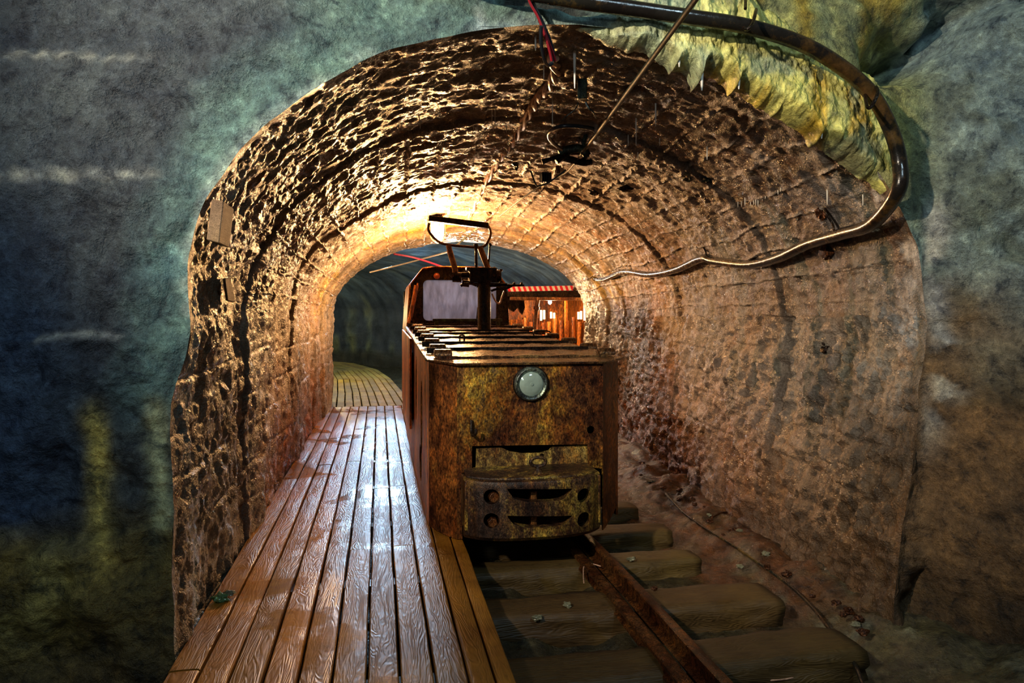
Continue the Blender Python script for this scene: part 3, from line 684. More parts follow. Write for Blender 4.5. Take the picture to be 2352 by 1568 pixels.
# ---------------------------------------------------------------- locomotive
LT0, LT1 = .98, 2.08; LF0, LF1 = 1.117, 1.932; SF, SC = 1.05, 1.22; SB = 4.6
ZT = .955; RISE = .15/(SB-SC)
def zt(s): return ZT+RISE*(s-SC)
lc = empty('mine_locomotive', W3(1.53, 3.2, -.05), 'rusty mustard and brown electric mine locomotive with round headlight and pantograph', 'locomotive')
def boolean(bodymb, cutters, name):
    me = bodymb.mesh(name+'_tmp'); o = bpy.data.objects.new('tmp', me); C.objects.link(o); cs = []
    for c in cutters:
        co = bpy.data.objects.new('cut', c.mesh('cut')); C.objects.link(co); cs.append(co)
        md = o.modifiers.new('b', 'BOOLEAN'); md.operation = 'DIFFERENCE'; md.object = co; md.solver = 'EXACT'
    dg = bpy.context.evaluated_depsgraph_get(); dg.update()
    r = bpy.data.meshes.new_from_object(o.evaluated_get(dg))
    for x in cs+[o]: bpy.data.objects.remove(x)
    return r
def finish(me, name, mat, parent, bevel=0, sharp=38):
    bm = bmesh.new(); bm.from_mesh(me)
    for e in bm.edges:
        if len(e.link_faces) == 2: e.smooth = e.calc_face_angle(0) < math.radians(sharp)
    bm.to_mesh(me); bm.free(); me.name = name
    o = link(name, me, mat, parent)
    if bevel:
        md = o.modifiers.new('bevel', 'BEVEL'); md.width = bevel; md.segments = 2; md.limit_method = 'ANGLE'; md.angle_limit = math.radians(40)
    return o
def tz(px, py, s): v = ons(px, py, s); return ts(v)[0], v.z
# front plate with the stepped cut-out for the coupler
FB = .005
pp = [tz(x, y, SF) for x, y in [(1084, 1024), (1350, 1020), (1352, 1072), (1384, 1076)]]
nl1 = tz(1084, 1080, SF); nl2 = tz(1060, 1086, SF); nl3 = tz(1062, 1178, SF)
poly = [(LF0, FB+.0), (nl3[0], FB), (nl2[0], nl2[1]), (nl1[0], nl1[1]), pp[0], pp[1], pp[2], (LF1-.004, pp[3][1]), (LF1-.004, FB), (LF1, FB), (LF1, zt(SF)-.01), (LF0, zt(SF)-.01)]
fp = MB().prism([W3(t, SF, z) for t, z in poly], Vector(U+(0,))*.012)
hole = tz(1357, 987, SF)
ch = MB().lathe(W3(hole[0], SF-.05, hole[1]), Vector(U+(0,)), [(0, .022), (.12, .022)], 20)
finish(boolean(fp, [ch], 'fp'), 'front_plate', M['front'], lc)
# chamfered corners
for (ta, tb, nm) in ((LT0, LF0, 'l'), (LF1, LT1, 'r')):
    b = MB(); sa, sb = (SC, SF) if nm == 'l' else (SF, SC)
    n = 10
    for k in range(n+1):
        f = k/n; t_ = ta+(tb-ta)*f; s_ = sa+(sb-sa)*f
        # the bottom of the corner sheet is cut in a curve
        z0_ = FB+.0*f+(.03*(1-f)**2 if nm == 'l' else .10*f**1.5)
        b.v += [W3(t_, s_, z0_), W3(t_, s_, zt(s_)-.01), W3(t_, s_+.012, zt(s_)-.01), W3(t_, s_+.012, z0_)]
    for k in range(n):
        for q in range(4): b.f.append((k*4+q, k*4+(q+1) % 4, k*4+4+(q+1) % 4, k*4+4+q))
    b.f += [(3, 2, 1, 0), tuple(n*4+q for q in range(4))]
    b.build('corner_plate', M['corner'], lc)
# side plates: left one with louvre slots and openings
def side(t, sgn, name):
    n = 60; b = MB()
    poly = [(SC, FB+.03), (SC+.35, -.0), (SB, .03), (SB, zt(SB)-.01), (SC, zt(SC)-.01)]
    b.prism([W3(t, s, z) for s, z in poly], Vector(N+(0,))*(.012*sgn))
    cut = []
    for (s0_, s1_, z0_, z1_) in ((1.32, 1.36, .22, .62), (1.55, 1.58, .60, .86), (1.82, 2.0, .30, .78), (1.9, 2.12, .10, .34), (2.5, 2.62, .42, .90), (3.1, 3.3, .25, .62)):
        c = MB(); pts = []
        for k in range(16):
            a = 2*math.pi*k/16; pts.append(W3(t-.05, (s0_+s1_)/2+(s1_-s0_)/2*math.cos(a), (z0_+z1_)/2+(z1_-z0_)/2*math.copysign(abs(math.sin(a))**.6, math.sin(a))))
        cut.append(c.prism(pts, Vector(N+(0,))*.12))
    return finish(boolean(b, cut, name), 'side_plate', M['side'], lc)
side(LT0, 1, 'sideL'); side(LT1, -1, 'sideR')
MB().tbox(LT0-.035, LT0-.018, 2.9, 4.75, .30, 1.02, .04).build('guard_plate', M['side'], lc, .003)
for q_ in (3.1, 4.4): MB().tbox(LT0-.02, LT0+.005, q_, q_+.04, .4, .9).build('guard_bracket', M['dark'], lc)
# inner dark body, wheels, underframe
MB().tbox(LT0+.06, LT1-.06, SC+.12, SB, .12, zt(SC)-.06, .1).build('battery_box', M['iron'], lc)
for s_ in (1.75, 3.9):
    for t_, sg in ((1.12, 1), (1.875, -1)):
        MB().lathe(W3(t_-.04*sg, s_, ZR+.175), Vector(N+(0,))*sg, [(0, .05), (0, .174), (.05, .173), (.055, .195), (.075, .195), (.075, .05)], 36).build('wheel', M['dark'], lc)
    MB().tube([W3(1.08, s_, ZR+.175), W3(1.91, s_, ZR+.175)], .035).build('axle', M['dark'], lc)
# skirt of the chassis below the front
b = MB(); b.tbox(1.16, 1.90, SF+.09, SF+.15, -.02, .42); b.build('chassis_beam', M['dark'], lc, .01)
# headlight
hc = ons(1219, 881, SF); ax = -Vector(U+(0,))
hd = MB().lathe(hc, ax, [(0, .094), (.012, .094), (.022, .090), (.027, .082), (.024, .074), (.016, .067), (.012, .066)], 48, cap=False).build('headlight_ring', M['ring'], lc)
hd['label'] = 'pitted pale chrome headlight rim'
MB().lathe(hc, ax, [(.006, .067), (.013, .066), (.02, .055), (.025, .04), (.028, .022), (.029, .010), (.033, .008), (.034, 0.0005)], 48).build('headlight_lens', M['lens'], hd)['label'] = 'frosted greenish glass lens'
MB().lathe(hc, ax, [(.001, .10), (.006, .099), (.007, .094)], 48).build('headlight_seal', M['dark'], hd)
# hook on the left of the front plate
b = MB(); p0 = ons(1083, 965, SF-.004); p1 = ons(1083, 990, SF-.02); p2 = ons(1086, 1000, SF-.045); p3 = ons(1092, 996, SF-.06); p4 = ons(1093, 985, SF-.055)
b.tube(smooth_path([p0, p1, p2, p3, p4], 5), .0085, 8); b.build('lifting_hook', M['dark'], lc)
# rear plate inside cut-out (olive) with hanging top edge
S2 = SF+.022
q = [tz(1080, 1012, S2), tz(1370, 1008, S2), tz(1370, 1095, S2), tz(1080, 1095, S2)]
top = []
for x, y in [(1094, 1030), (1150, 1027), (1170, 1036), (1200, 1041), (1240, 1040), (1262, 1034), (1268, 1026), (1350, 1021)]: top.append(tz(x, y, S2))
bot = [tz(1353, 1096, S2), tz(1092, 1096, S2)]
b = MB().prism([W3(t, S2, z) for t, z in top+bot], Vector(U+(0,))*.015)
hp = tz(1245, 1047, S2)
inn = finish(boolean(b, [MB().lathe(W3(hp[0], S2-.05, hp[1]), Vector(U+(0,)), [(0, .014), (.1, .014)], 16)], 'x'), 'coupler_plate', M['olive'], lc)
inn['label'] = 'olive plate behind the coupler with yellow runs'
# bumper casting: bowed front, two crescents and four round holes
def bump_s(t):   # bowed plan
    x = (t-(bt0+bt1)/2)/((bt1-bt0)/2); return .78+.085*x*x*x*x+.03*x*x
v0 = tz(1070, 1100, .84); v1 = tz(1386, 1100, .84); bt0, bt1 = v0[0], v1[0]
zb1 = tz(1225, 1104, .78)[1]; zb0 = tz(1225, 1243, .78)[1]
b = MB(); n = 26
prof = [(.0, 0), (-.012, .0)]
for k in range(n+1):
    f = k/n; t_ = bt0+(bt1-bt0)*f; s_ = bump_s(t_)
    for (ds, z) in ((.02, zb0), (0, zb0+.02), (0, zb1-.02), (.006, zb1-.006), (.022, zb1), (.06, zb1-.0), (.06, zb0)):
        b.v.append(W3(t_, s_+ds, z))
for k in range(n):
    for q_ in range(7): b.f.append((k*7+q_, k*7+(q_+1) % 7, k*7+7+(q_+1) % 7, k*7+7+q_))
b.f += [tuple(range(7))[::-1], tuple(n*7+q_ for q_ in range(7))]
cut = []
for (x, y) in ((1130, 1142), (1343, 1140), (1130, 1197), (1343, 1195)):
    t_, z_ = tz(x, y, .80); cut.append(MB().lathe(W3(t_, .7, z_), Vector(U+(0,)), [(0, .0385), (.3, .0385)], 28))
for (y0, y1, dy_) in ((1122, 1152, 0), (1184, 1211, 0)):
    pts = []
    a0 = 1166; a1_ = 1314
    for k in range(13):
        f = k/12; pts.append((a0+(a1_-a0)*f, y0+3*(1-(2*f-1)**2)*0))
    for k in range(13):
        f = 1-k/12; x = 2*f-1; pts.append((a0+(a1_-a0)*f, y0+3+(y1-y0-3)*math.sqrt(max(0, 1-abs(x)**3))))
    cut.append(MB().prism([W3(tz(x, y, .79)[0], .7, tz(x, y, .79)[1]) for x, y in pts], Vector(U+(0,))*.35))
bo = finish(boolean(b, cut, 'bump'), 'bumper', M['bumper'], lc, .006, 30)
bo['label'] = 'bowed cast bumper with two crescent slots and four round holes'
# top shelf of the bumper going back to the body, rounded rear lugs
b = MB(); pts = []
for k in range(21):
    f = k/20; t_ = bt0+.012+(bt1-bt0-.024)*f; pts.append(W3(t_, bump_s(t_)+.03, zb1-.012))
pts += [W3(bt1-.015, S2, zb1-.004), W3(bt0+.015, S2, zb1-.004)]
b.prism(pts, (0, 0, .022)); b.build('bumper_shelf', M['bumper'], lc, .006)
for q_ in (bt0, bt1-.02): MB().tbox(q_, q_+.02, .88, SF+.1, zb0+.04, zb1-.01).build('bumper_cheek', M['bumper'], lc, .006)
MB().tbox(bt0+.03, bt1-.03, .90, .98, zb0-.004, zb0+.02).build('bumper_sill', M['bumper'], lc, .005)
for (x, y) in ((1228, 1142), (1228, 1200)):
    t_, z_ = tz(x, y, .83); MB().tbox(t_-.016, t_+.016, .84, SF+.05, z_-.028, z_+.03).build('bumper_rib', M['rail'], lc, .004)
for (x, y) in ((1133, 1140), (1130, 1198)):
    t_, z_ = tz(x, y, .83); MB().lathe(W3(t_+.004, .818, z_-.004), Vector(U+(0,)), [(0, .012), (.0, .024), (.012, .027), (.14, .027)], 6 if y > 1150 else 24).build('bumper_bolt', M['rail'], lc, .002)
# draw ring standing on the shelf
rc = ons(1236, 1060, .88); b = MB()
ringpts = [rc+Vector(N+(0,))*math.cos(a)*.040*1+Vector((0, 0, 1))*math.copysign(abs(math.sin(a))**.8, math.sin(a))*.023 for a in np.linspace(0, 2*math.pi, 25)]
b.tube(ringpts, .0095, 8, cap=False)
b.lathe(rc-Vector((0, 0, .024)), (0, 0, -1), [(0, .014), (.018, .016), (.03, .028), (.036, .036), (.04, .036)], 20)
b.build('draw_ring', M['bumper'], lc)
MB().lathe(Vector((rc.x, rc.y, zb1+.0)), (0, 0, 1), [(0, .055), (.014, .055), (.016, .045)], 28).build('pin_boss', M['lid'], lc)
# hood lids
front_edge = MB()
pts = [W3(LT0-.012, SC+.0, zt(SC)-.012), W3(LF0-.01, SF-.025, zt(SF)-.016), W3(LF1+.012, SF-.025, zt(SF)-.016), W3(LT1+.03, SC-.01, zt(SC)-.012), W3(LT1+.012, SC+.3, zt(SC+.3)-.012), W3(LT0-.012, SC+.3, zt(SC+.3)-.012)]
front_edge.prism(pts, (0, 0, .013)); front_edge.build('hood_lip', M['lid'], lc, .003)
b = MB(); b.prism([W3(LT0-.006, SC+.2, zt(SC+.2)-.03), W3(LT1+.006, SC+.2, zt(SC+.2)-.03), W3(LT1+.006, SB, zt(SB)-.03), W3(LT0-.006, SB, zt(SB)-.03)], (0, 0, .018)); b.build('hood_deck', M['lid'], lc)
LS = [SC+.02, 1.62, 2.08, 2.56, 3.02, 3.46, 3.92, 4.34]
for k in range(len(LS)-1):
    s0_, s1_ = LS[k]+.015, LS[k+1]-.015
    if k == 4: s1_ -= .1
    za, zb = zt(s0_)+.0, zt(s1_)+.0
    b = MB(); nx = 14
    # a gently crowned lid with turned-up edges
    ta, tb = (LF0-.09 if k == 0 else LT0+.055), (LF1+.10 if k == 0 else LT1-.07)
    prof = [(s0_, za-.012), (s0_, za+.012), (s0_+.05, za+.018), ((s0_+s1_)/2, (za+zb)/2+.020), (s1_-.05, zb+.018), (s1_, zb+.012), (s1_, zb-.012)]
    for i_ in range(nx+1):
        t_ = ta+(tb-ta)*i_/nx; sag = .004*math.sin(i_*1.9+k)
        for (s_, z_) in prof: b.v.append(W3(t_, s_+sag*.6, z_+sag))
    m = len(prof)
    for i_ in range(nx):
        for q_ in range(m): b.f.append((i_*m+q_, i_*m+(q_+1) % m, (i_+1)*m+(q_+1) % m, (i_+1)*m+q_))
    b.f += [tuple(range(m))[::-1], tuple(nx*m+q_ for q_ in range(m))]
    ld = b.build('hood_lid', M['lid'], lc, .002)
    # angle bar along the rear of the lid
    b = MB(); zz = zt(s1_)
    b.tbox(LT0+.01, LT1-.075, s1_-.045, s1_+.005, zz+.014, zz+.022); b.tbox(LT0+.01, LT1-.075, s1_-.052, s1_-.046, zz-.002, zz+.034)
    b.build('lid_bar', M['dark'], ld, .002)
    for t_ in (LT0+.085, LT1-.045):
        if k == 0: sh = s0_+.05
        else: sh = s0_+.02
        b = MB(); pr_ = []
        for a in np.linspace(0, math.pi, 9): pr_.append((sh+.0-.045*math.cos(a), zt(sh)+.008+.042*math.sin(a)))
        b.prism([W3(t_-.05, s_, z_) for s_, z_ in pr_], Vector(N+(0,))*.10)
        b.build('hinge', M['lid'], ld, .008)
# handles
for (t_, s_) in ((1.28, 2.2), (1.96, 2.62)):
    b = MB(); z_ = zt(s_)+.015; wd = .06 if t_ > 1.5 else .015
    b.tube(smooth_path([W3(t_-wd, s_, z_), W3(t_-wd, s_, z_+.045), W3(t_+wd, s_, z_+.045), W3(t_+wd, s_, z_)], 4), .006, 8); b.build('lid_handle', M['dark'], lc)
# cab
cb = MB(); SB2 = 5.75; CB0 = .03
cz = 1.70
outl = [(LT0+.015, zt(SB)-.02), (LT0+.045, 1.52), (LT0+.17, 1.68), (LT0+.30, cz), (LT1-.30, cz), (LT1-.17, 1.68), (LT1-.045, 1.52), (LT1-.015, zt(SB)-.02)]
win = []
wt0, wt1, wz0, wz1 = tz(972, 736, SB)[0], tz(1140, 736, SB)[0], tz(972, 736, SB)[1]+.0, tz(1000, 643, SB)[1]
def rrect(t0, t1, z0, z1, r, n=5):
    o = []
    for (ct, cz_, a0) in ((t1-r, z1-r, 0), (t0+r, z1-r, 90), (t0+r, z0+r, 180), (t1-r, z0+r, 270)):
        for k in range(n+1):
            a = math.radians(a0+90*k/n); o.append((ct+r*math.cos(a), cz_+r*math.sin(a)))
    return o
b = MB().prism([W3(t, SB, z) for t, z in outl], Vector(U+(0,))*.03)
c = MB().prism([W3(t, SB-.1, z) for t, z in rrect(wt0, wt1, wz0, wz1, .05)], Vector(U+(0,))*.3)
finish(boolean(b, [c], 'cab'), 'cab_front', M['dark'], lc, .003)
MB().prism([W3(t, SB+.012, z) for t, z in rrect(wt0-.01, wt1+.01, wz0-.01, wz1+.01, .05)], Vector(U+(0,))*.006).build('windscreen', M['frost'], lc)['label'] = 'grimy frosted windscreen'
b = MB(); b.tube([W3(wt1-.16, SB-.01, wz1-.01), W3(wt1-.2, SB-.012, wz0+.12)], .006); b.tube([W3(wt1-.2, SB-.014, wz0+.14), W3(wt1-.21, SB-.014, wz0+.02)], .009); b.build('wiper', M['dark'], lc)
b = MB()
ro = outl[1:7]
for k in range(5):
    (ta, za), (tb, zb) = ro[k], ro[k+1]
    b.prism([W3(ta, SB-.05, za), W3(tb, SB-.05, zb), W3(tb, SB-.05, zb+.022), W3(ta, SB-.05, za+.022)], Vector(U+(0,))*1.2)
b.build('cab_roof', M['side'], lc)
MB().prism([W3(outl[0][0]-.01, SB, .05), W3(outl[0][0]-.01, SB, outl[0][1]), W3(outl[1][0]-.01, SB, outl[1][1]), W3(outl[1][0]+.01, SB, outl[1][1]), W3(outl[0][0]+.01, SB, outl[0][1]), W3(outl[0][0]+.01, SB, .05)], Vector(U+(0,))*1.15).build('cab_side', M['side'], lc)
MB().prism([W3(outl[7][0]-.01, SB, .05), W3(outl[7][0]-.01, SB, outl[7][1]), W3(outl[6][0]-.01, SB, outl[6][1]), W3(outl[6][0]+.01, SB, outl[6][1]), W3(outl[7][0]+.01, SB, outl[7][1]), W3(outl[7][0]+.01, SB, .05)], Vector(U+(0,))*1.15).build('cab_side', M['dark'], lc)
MB().tbox(outl[0][0], outl[7][0], SB2-.03, SB2, .05, 1.5).build('cab_rear', M['dark'], lc)
p = ons(1003, 634, SB); MB().lathe(p, ax, [(-.005, .042), (.012, .042), (.014, .036)], 24).build('marker_light', M['dark'], lc)
MB().lathe(p, ax, [(.012, .034), (.03, .030), (.042, .018), (.046, .001)], 24).build('marker_lens', M['amber'], lc)['label'] = 'orange round marker lens'
b = MB(); b.tube(smooth_path([onY(955, 655, 7.0), onY(951, 680, 6.98), onY(944, 715, 6.95), onY(938, 742, 6.9)], 3), .018, 8); b.tube([onY(960, 650, 7.02), onY(953, 690, 6.98), onY(944, 735, 6.95)], .01, 8); b.build('cab_mirror_arm', M['side'], lc)
# bar in front of windscreen
b = MB(); z_ = zt(4.25)
b.tbox(1.23, 1.93, 4.22, 4.26, z_+.055, z_+.085); b.tbox(1.25, 1.29, 4.22, 4.26, z_, z_+.06); b.tbox(1.87, 1.91, 4.22, 4.26, z_, z_+.06); b.build('hood_rail', M['green'], lc, .004)
# ---------------------------------------------------------------- pantograph (a part of the locomotive with its own pieces)
sp = 3.42; mt = ts(onY(1113, 700, 6.2))[0]
YM = W3(mt, sp, 0).y
def py(px, py_, dy=0): return onY(px, py_, YM+dy)
mb = py(1112, 764); mtp = py(1112, 640)
mast = MB().tube([mb, mtp], .058, 24).build('pantograph_mast', M['dark'], lc)
b = MB()
X1 = Vector((1, 0, 0)); Y1 = Vector((0, 1, 0)); Z1 = Vector((0, 0, 1))
b.box(py(1108, 632), (N+(0,), U+(0,), Z1), (.24, .14, .13)); b.box(py(1105, 618), (N+(0,), U+(0,), Z1), (.27, .10, .03)); b.box(py(1112, 652), (N+(0,), U+(0,), Z1), (.40, .12, .015))
b.build('spring_box', M['dark'], mast, .008)
b = MB(); b.tube([py(1046, 632), py(1150, 630)], .026, 14); b.tube([py(1040, 636), py(1060, 637)], .045, 14); b.tube([py(1062, 650), py(1078, 652)], .03, 10)
b.tube([py(1140, 632), py(1150, 631)], .046, 10); b.tube([py(1149, 618), py(1150, 645)], .009, 8); b.tube([py(1128, 618), py(1147, 640)], .016, 8); b.tube([py(1132, 616), py(1140, 622)], .022, 8)
for k in range(9): b.lathe(py(1130+2.0*k, 644), N+(0,), [(0, .018), (.003, .024), (.006, .018)], 12)
b.tube([py(1036, 628), py(1046, 640)], .02, 8); b.tube([py(1058, 656), py(1076, 648), py(1095, 655)], .014, 8)
b.build('pivot_shaft', M['dark'], mast)
for x in (1040, 1048, 1058, 1064, 1078, 1126, 1135, 1146, 1152):
    MB().lathe(py(x, 628+8*math.sin(x*1.7), -.07), -Y1, [(0, .011), (.02, .011), (.022, .006)], 6).build('bolt_head', M['lid'], mast)
b = MB(); b.tube(smooth_path([py(1030, 562), py(1034, 580), py(1040, 600), py(1045, 618), py(1046, 630)], 3), [.024]*3+[.026]*9+[.022], 10); b.build('lift_arm', M['arm'], mast)
b = MB(); b.tube(smooth_path([py(1102, 566), py(1107, 580), py(1114, 598), py(1121, 616)], 3), .026, 10); b.build('lift_arm', M['arm'], mast)
b = MB(); b.tube([py(1093, 566), py(1094, 614)], .013, 8); b.tube([py(1093, 560), py(1094, 572)], .02, 8); b.build('link_rod', M['dark'], mast)
b = MB(); b.tube([py(1125, 562), py(1121, 618)], .009, 8); b.tube([py(1124, 563), py(1128, 560)], .016, 8); b.build('link_rod', M['dark'], mast)
ring_ = [(986, 512), (984, 528), (996, 545), (1013, 558), (1036, 563), (1070, 566), (1098, 568), (1114, 564), (1122, 552), (1127, 538), (1125, 526), (1120, 517)]
b = MB(); b.tube(smooth_path([py(x, y, .0) for x, y in ring_], 4), .0115, 8); b.build('collector_frame', M['rail'], mast)
b = MB(); pa, pb = py(986, 502), py(1122, 519); d_ = (pb-pa).normalized(); b.box((pa+pb)/2, (d_, Y1, d_.cross(Y1)), ((pb-pa).length, .10, .05)); b.build('collector_bar', M['dark'], mast, .008)
b = MB(); b.tube([py(1095, 655), py(1160, 655), py(1204, 655)], [.02, .012, .008], 8); b.tube(smooth_path([py(1128, 668), py(1140, 664), py(1155, 664), py(1168, 660), py(1176, 656)], 3), .011, 8)
for x in (1181, 1198): b.lathe(py(x, 655), Z1, [(0, .012), (.02, .012), (.028, .005)], 8)
b.build('lever', M['dark'], mast)
b = MB(); b.tube(smooth_path([py(1130, 674), py(1136, 688), py(1143, 696), py(1149, 694), py(1153, 682), py(1158, 668)], 4), .0075, 8); b.build('flexible_lead', M['palewire'], mast)
# ---------------------------------------------------------------- lamps
def lamp(name, c, r, mats, lab, full=True):
    e = empty(name, c, lab, 'lamp'); c = Vector(c)
    if full:
        MB().lathe(c+Vector((0, 0, r*1.15)), Z1, [(0, r*1.0), (.02, r*1.12), (.05, r*1.05), (.075, r*.7), (.09, r*.35)], 24).build('lamp_housing', M['dark'], e)
        MB().lathe(c+Vector((0, 0, r*1.1)), -Z1, [(0, r*.92), (r*1.2, r*.92), (r*1.9, r*.75), (r*2.3, r*.35), (r*2.38, .001)], 24, cap=False).build('lamp_jar', M['jar'], e)
        b = MB()
        for a in range(4):
            d_ = Vector((math.cos(a*math.pi/4+.3), math.sin(a*math.pi/4+.3), 0)); pts = [c+d_*r*1.1+Z1*r*1.1, c+d_*r*1.1-Z1*r*.1, c+d_*r*.9-Z1*r*.95, c-Z1*r*1.55, c-d_*r*.9-Z1*r*.95, c-d_*r*1.1-Z1*r*.1, c-d_*r*1.1+Z1*r*1.1]
            b.tube(smooth_path(pts, 4), .0035, 6)
        b.tube([c+Vector((math.cos(a), math.sin(a), 0))*r*1.1-Z1*r*.3 for a in np.linspace(0, 6.283, 25)], .0035, 6, cap=False)
        b.build('lamp_cage', M['arm'], e)
    MB().blob(c-Z1*r*.1, (r*.62, r*.62, r*.85), 0, 12, 0).build('bulb', mats, e)
    return e
LC = onY(1005, 532, 7.28)
lamp('mine_lamp', LC, .078, M['bulb'], 'lit caged bulkhead lamp hanging from the vault above the pantograph bar')
b = MB(); b.tube(smooth_path([LC+Vector((-.06, 0, .10)), onY(975, 498, 7.25), onY(985, 484, 7.25), onY(1003, 478, 7.25), onY(1012, 500, 7.28)], 5), .004, 6)
b.tube(smooth_path([onY(1013, 502, 7.28), onY(1018, 488, 7.2), onY(1042, 478, 7.0), hit(1082, 473, .06)], 5), .005, 6)
tag(b.build('lamp_wire', M['rubber']), 'thin black wire looping above the lit caged lamp', 'wire')
# ---------------------------------------------------------------- shelter car at right rear
sh = empty('rusty_shelter', W3(3.3, 8.2, -.1), 'low rusty roofed shelter with lit interior behind the cab on the right', 'shelter')
sA = 7.55
def sb(x, y, s=sA): return tz(x, y, s)
tl = 2.35; tr = 4.1
zr1 = sb(1250, 668)[1]; zr0 = sb(1250, 682)[1]; zfl = -.25
MB().prism([W3(sb(1180, 672)[0], sA, zr1), W3(sb(1325, 668)[0], sA, zr1+.01), W3(tr, sA, zr0+.03), W3(tr, sA, zr0), W3(tl, sA, zr0), W3(tl, sA, zr1-.02)], Vector(U+(0,))*2.2).build('roof', M['dark'], sh, .01)
MB().tbox(tl+.3, tr, sA-.02, sA+.05, zr0-.05, zr0).build('beam', M['arm'], sh, .008)
MB().tbox(tl, tr, sA+1.9, sA+1.95, zfl, zr0).build('back_wall', M['side'], sh)
MB().tbox(tr-.02, tr+.02, sA+.05, sA+1.9, zfl, zr0).build('end_wall', M['side'], sh)
b = MB(); z_ = sb(1250, 734)[1]
for k in range(11):
    t_ = 2.95+k*.105; b.tube([W3(t_, sA+.9, zfl), W3(t_, sA+.9, z_+.04*math.sin(k*2.3))], .042, 10)
b.build('low_panel', M['side'], sh)
p0 = ons(1236, 683, sA); p1 = ons(1226, 790, sA)
b = MB(); b.tube([p0, ons(1233, 704, sA), ons(1229, 745, sA), p1], [.035, .03, .026, .03], 10); b.tube([ons(1233, 704, sA), ons(1232, 711, sA)], .045, 10); b.build('bent_post', M['arm'], sh)['label'] = 'pale yellow post'
MB().tbox(3.62, 3.66, sA+.4, sA+.44, zfl, zr0).build('post', M['side'], sh); MB().tbox(tl, tl+.05, sA, sA+.05, zfl, zr0).build('post', M['side'], sh)
for (x, y0, y1, s_) in ((1243, 712, 736, 8.3), (1250, 712, 733, 8.3), (1329, 716, 733, 8.3), (1335, 714, 733, 8.3), (1343, 688, 736, 8.0), (1350, 688, 736, 8.0), (1266, 716, 731, 8.4), (1273, 718, 731, 8.4)):
    a = tz(x-2.2, y1, s_); c = tz(x+2.2, y0, s_)
    MB().tbox(a[0], c[0], s_, s_+.02, a[1], c[1]).build('glint_strip', M['slot'], sh)  # glowing strips standing in for reflections of another lamp
b = MB()
for (poly_) in ([(1158, 682), (1180, 680), (1200, 690), (1206, 702), (1196, 712), (1190, 706), (1180, 716), (1168, 708)], [(1190, 702), (1204, 688), (1206, 706), (1200, 722), (1194, 716)]):
    b.prism([W3(tz(x, y, 7.7)[0], 7.7, tz(x, y, 7.7)[1]) for x, y in poly_], Vector(U+(0,))*.08)
b.build('torn_cover', M['dark'], sh)
MB().tbox(tl+.05, 2.95, sA+.5, sA+.55, zfl, 1.15).build('side_panel', M['side'], sh)
c2 = ons(1263, 692, 8.0)
lamp('shelter_lamp', c2, .05, M['bulb2'], 'small bright bare bulb under the roof of the rusty shelter', False)
b = MB(); b.tube([c2+Z1*.03, Vector((c2.x, c2.y, zr0+.01))], .006, 6); wr = b.build('shelter_lamp_wire', M['rubber'], bpy.data.objects['shelter_lamp'])
# striped barrier tape along the roof edge
tp = empty('barrier_tape', ons(1250, 664, sA-.03), 'red and white striped barrier tape along the front roof edge of the shelter', 'tape')
b1 = MB(); b2_ = MB(); n = 26
for k in range(n):
    xa = 1168+(1325-1168)*k/n; xb = 1168+(1325-1168)*(k+1)/n
    ya = lambda x: 664-3*(x-1168)/157
    sk = -4
    tgt = b1 if k % 2 == 0 else b2_
    q4 = [ons(xa, ya(xa)+5.5, sA-.03), ons(xb, ya(xb)+5.5, sA-.03), ons(xb+sk, ya(xb)-5.5, sA-.03), ons(xa+sk, ya(xa)-5.5, sA-.03)]
    tgt.prism(q4, Vector(U+(0,))*.004)
b1.build('red_stripes', M['taper'], tp); b2_.build('white_stripes', M['tapew'], tp)
# ---------------------------------------------------------------- cables and fittings
pc = [(1010, -80), (1190, -24), (1300, -2), (1450, 20), (1600, 42), (1720, 62), (1840, 100), (1930, 152), (2000, 214), (2043, 290), (2066, 370), (2062, 440)]
pts = [ons(x, y, -.12 if x > 1500 else -.09) for x, y in pc]
inner = [(2020, 508, .14), (1950, 532, .09), (1870, 556, .07), (1800, 588, .06), (1730, 604, .06), (1650, 596, .06), (1620, 591, .06), (1560, 617, .06), (1500, 628, .06), (1440, 622, .06), (1390, 640, .07), (1350, 636, .08), (1325, 662, .1)]
hp_ = [hit(x, y, b_*.5)-Vector(N+(0,))*.035-Vector((0, 0, .01)) for x, y, b_ in inner]
thick_cable = MB().tube(smooth_path(pts+hp_, 8), .030, 14).build('armoured_cable', M['cable'])
tag(thick_cable, 'thick muddy black cable sweeping round the arch and along the right wall', 'cable')
def hook(pts, r, lab, name='cable_hook', mat='dark', cat='hook', group=None):
    o = MB().tube(smooth_path(pts, 5), r, 8).build(name, M[mat]); tag(o, lab, cat, group)
hook([ons(1737, 20, 0), ons(1735, 30, -.14), ons(1728, 55, -.20), ons(1716, 68, -.20), ons(1708, 62, -.12), ons(1712, 56, -.02)], .007, 'twisted wire tie round the thick cable at the top of the arch')
hook([ons(1710, -30, .02), ons(1712, -5, -.1), ons(1712, 20, -.19)], .006, 'thin dark hanger rod above the thick cable', 'hanger_rod', cat='rod')
hook([ons(1986, 200, -.04), ons(1990, 240, -.22), ons(2000, 246, -.24), ons(2016, 214, -.24), ons(2012, 200, -.16)], .007, 'bent iron hook under the thick cable at the right shoulder')
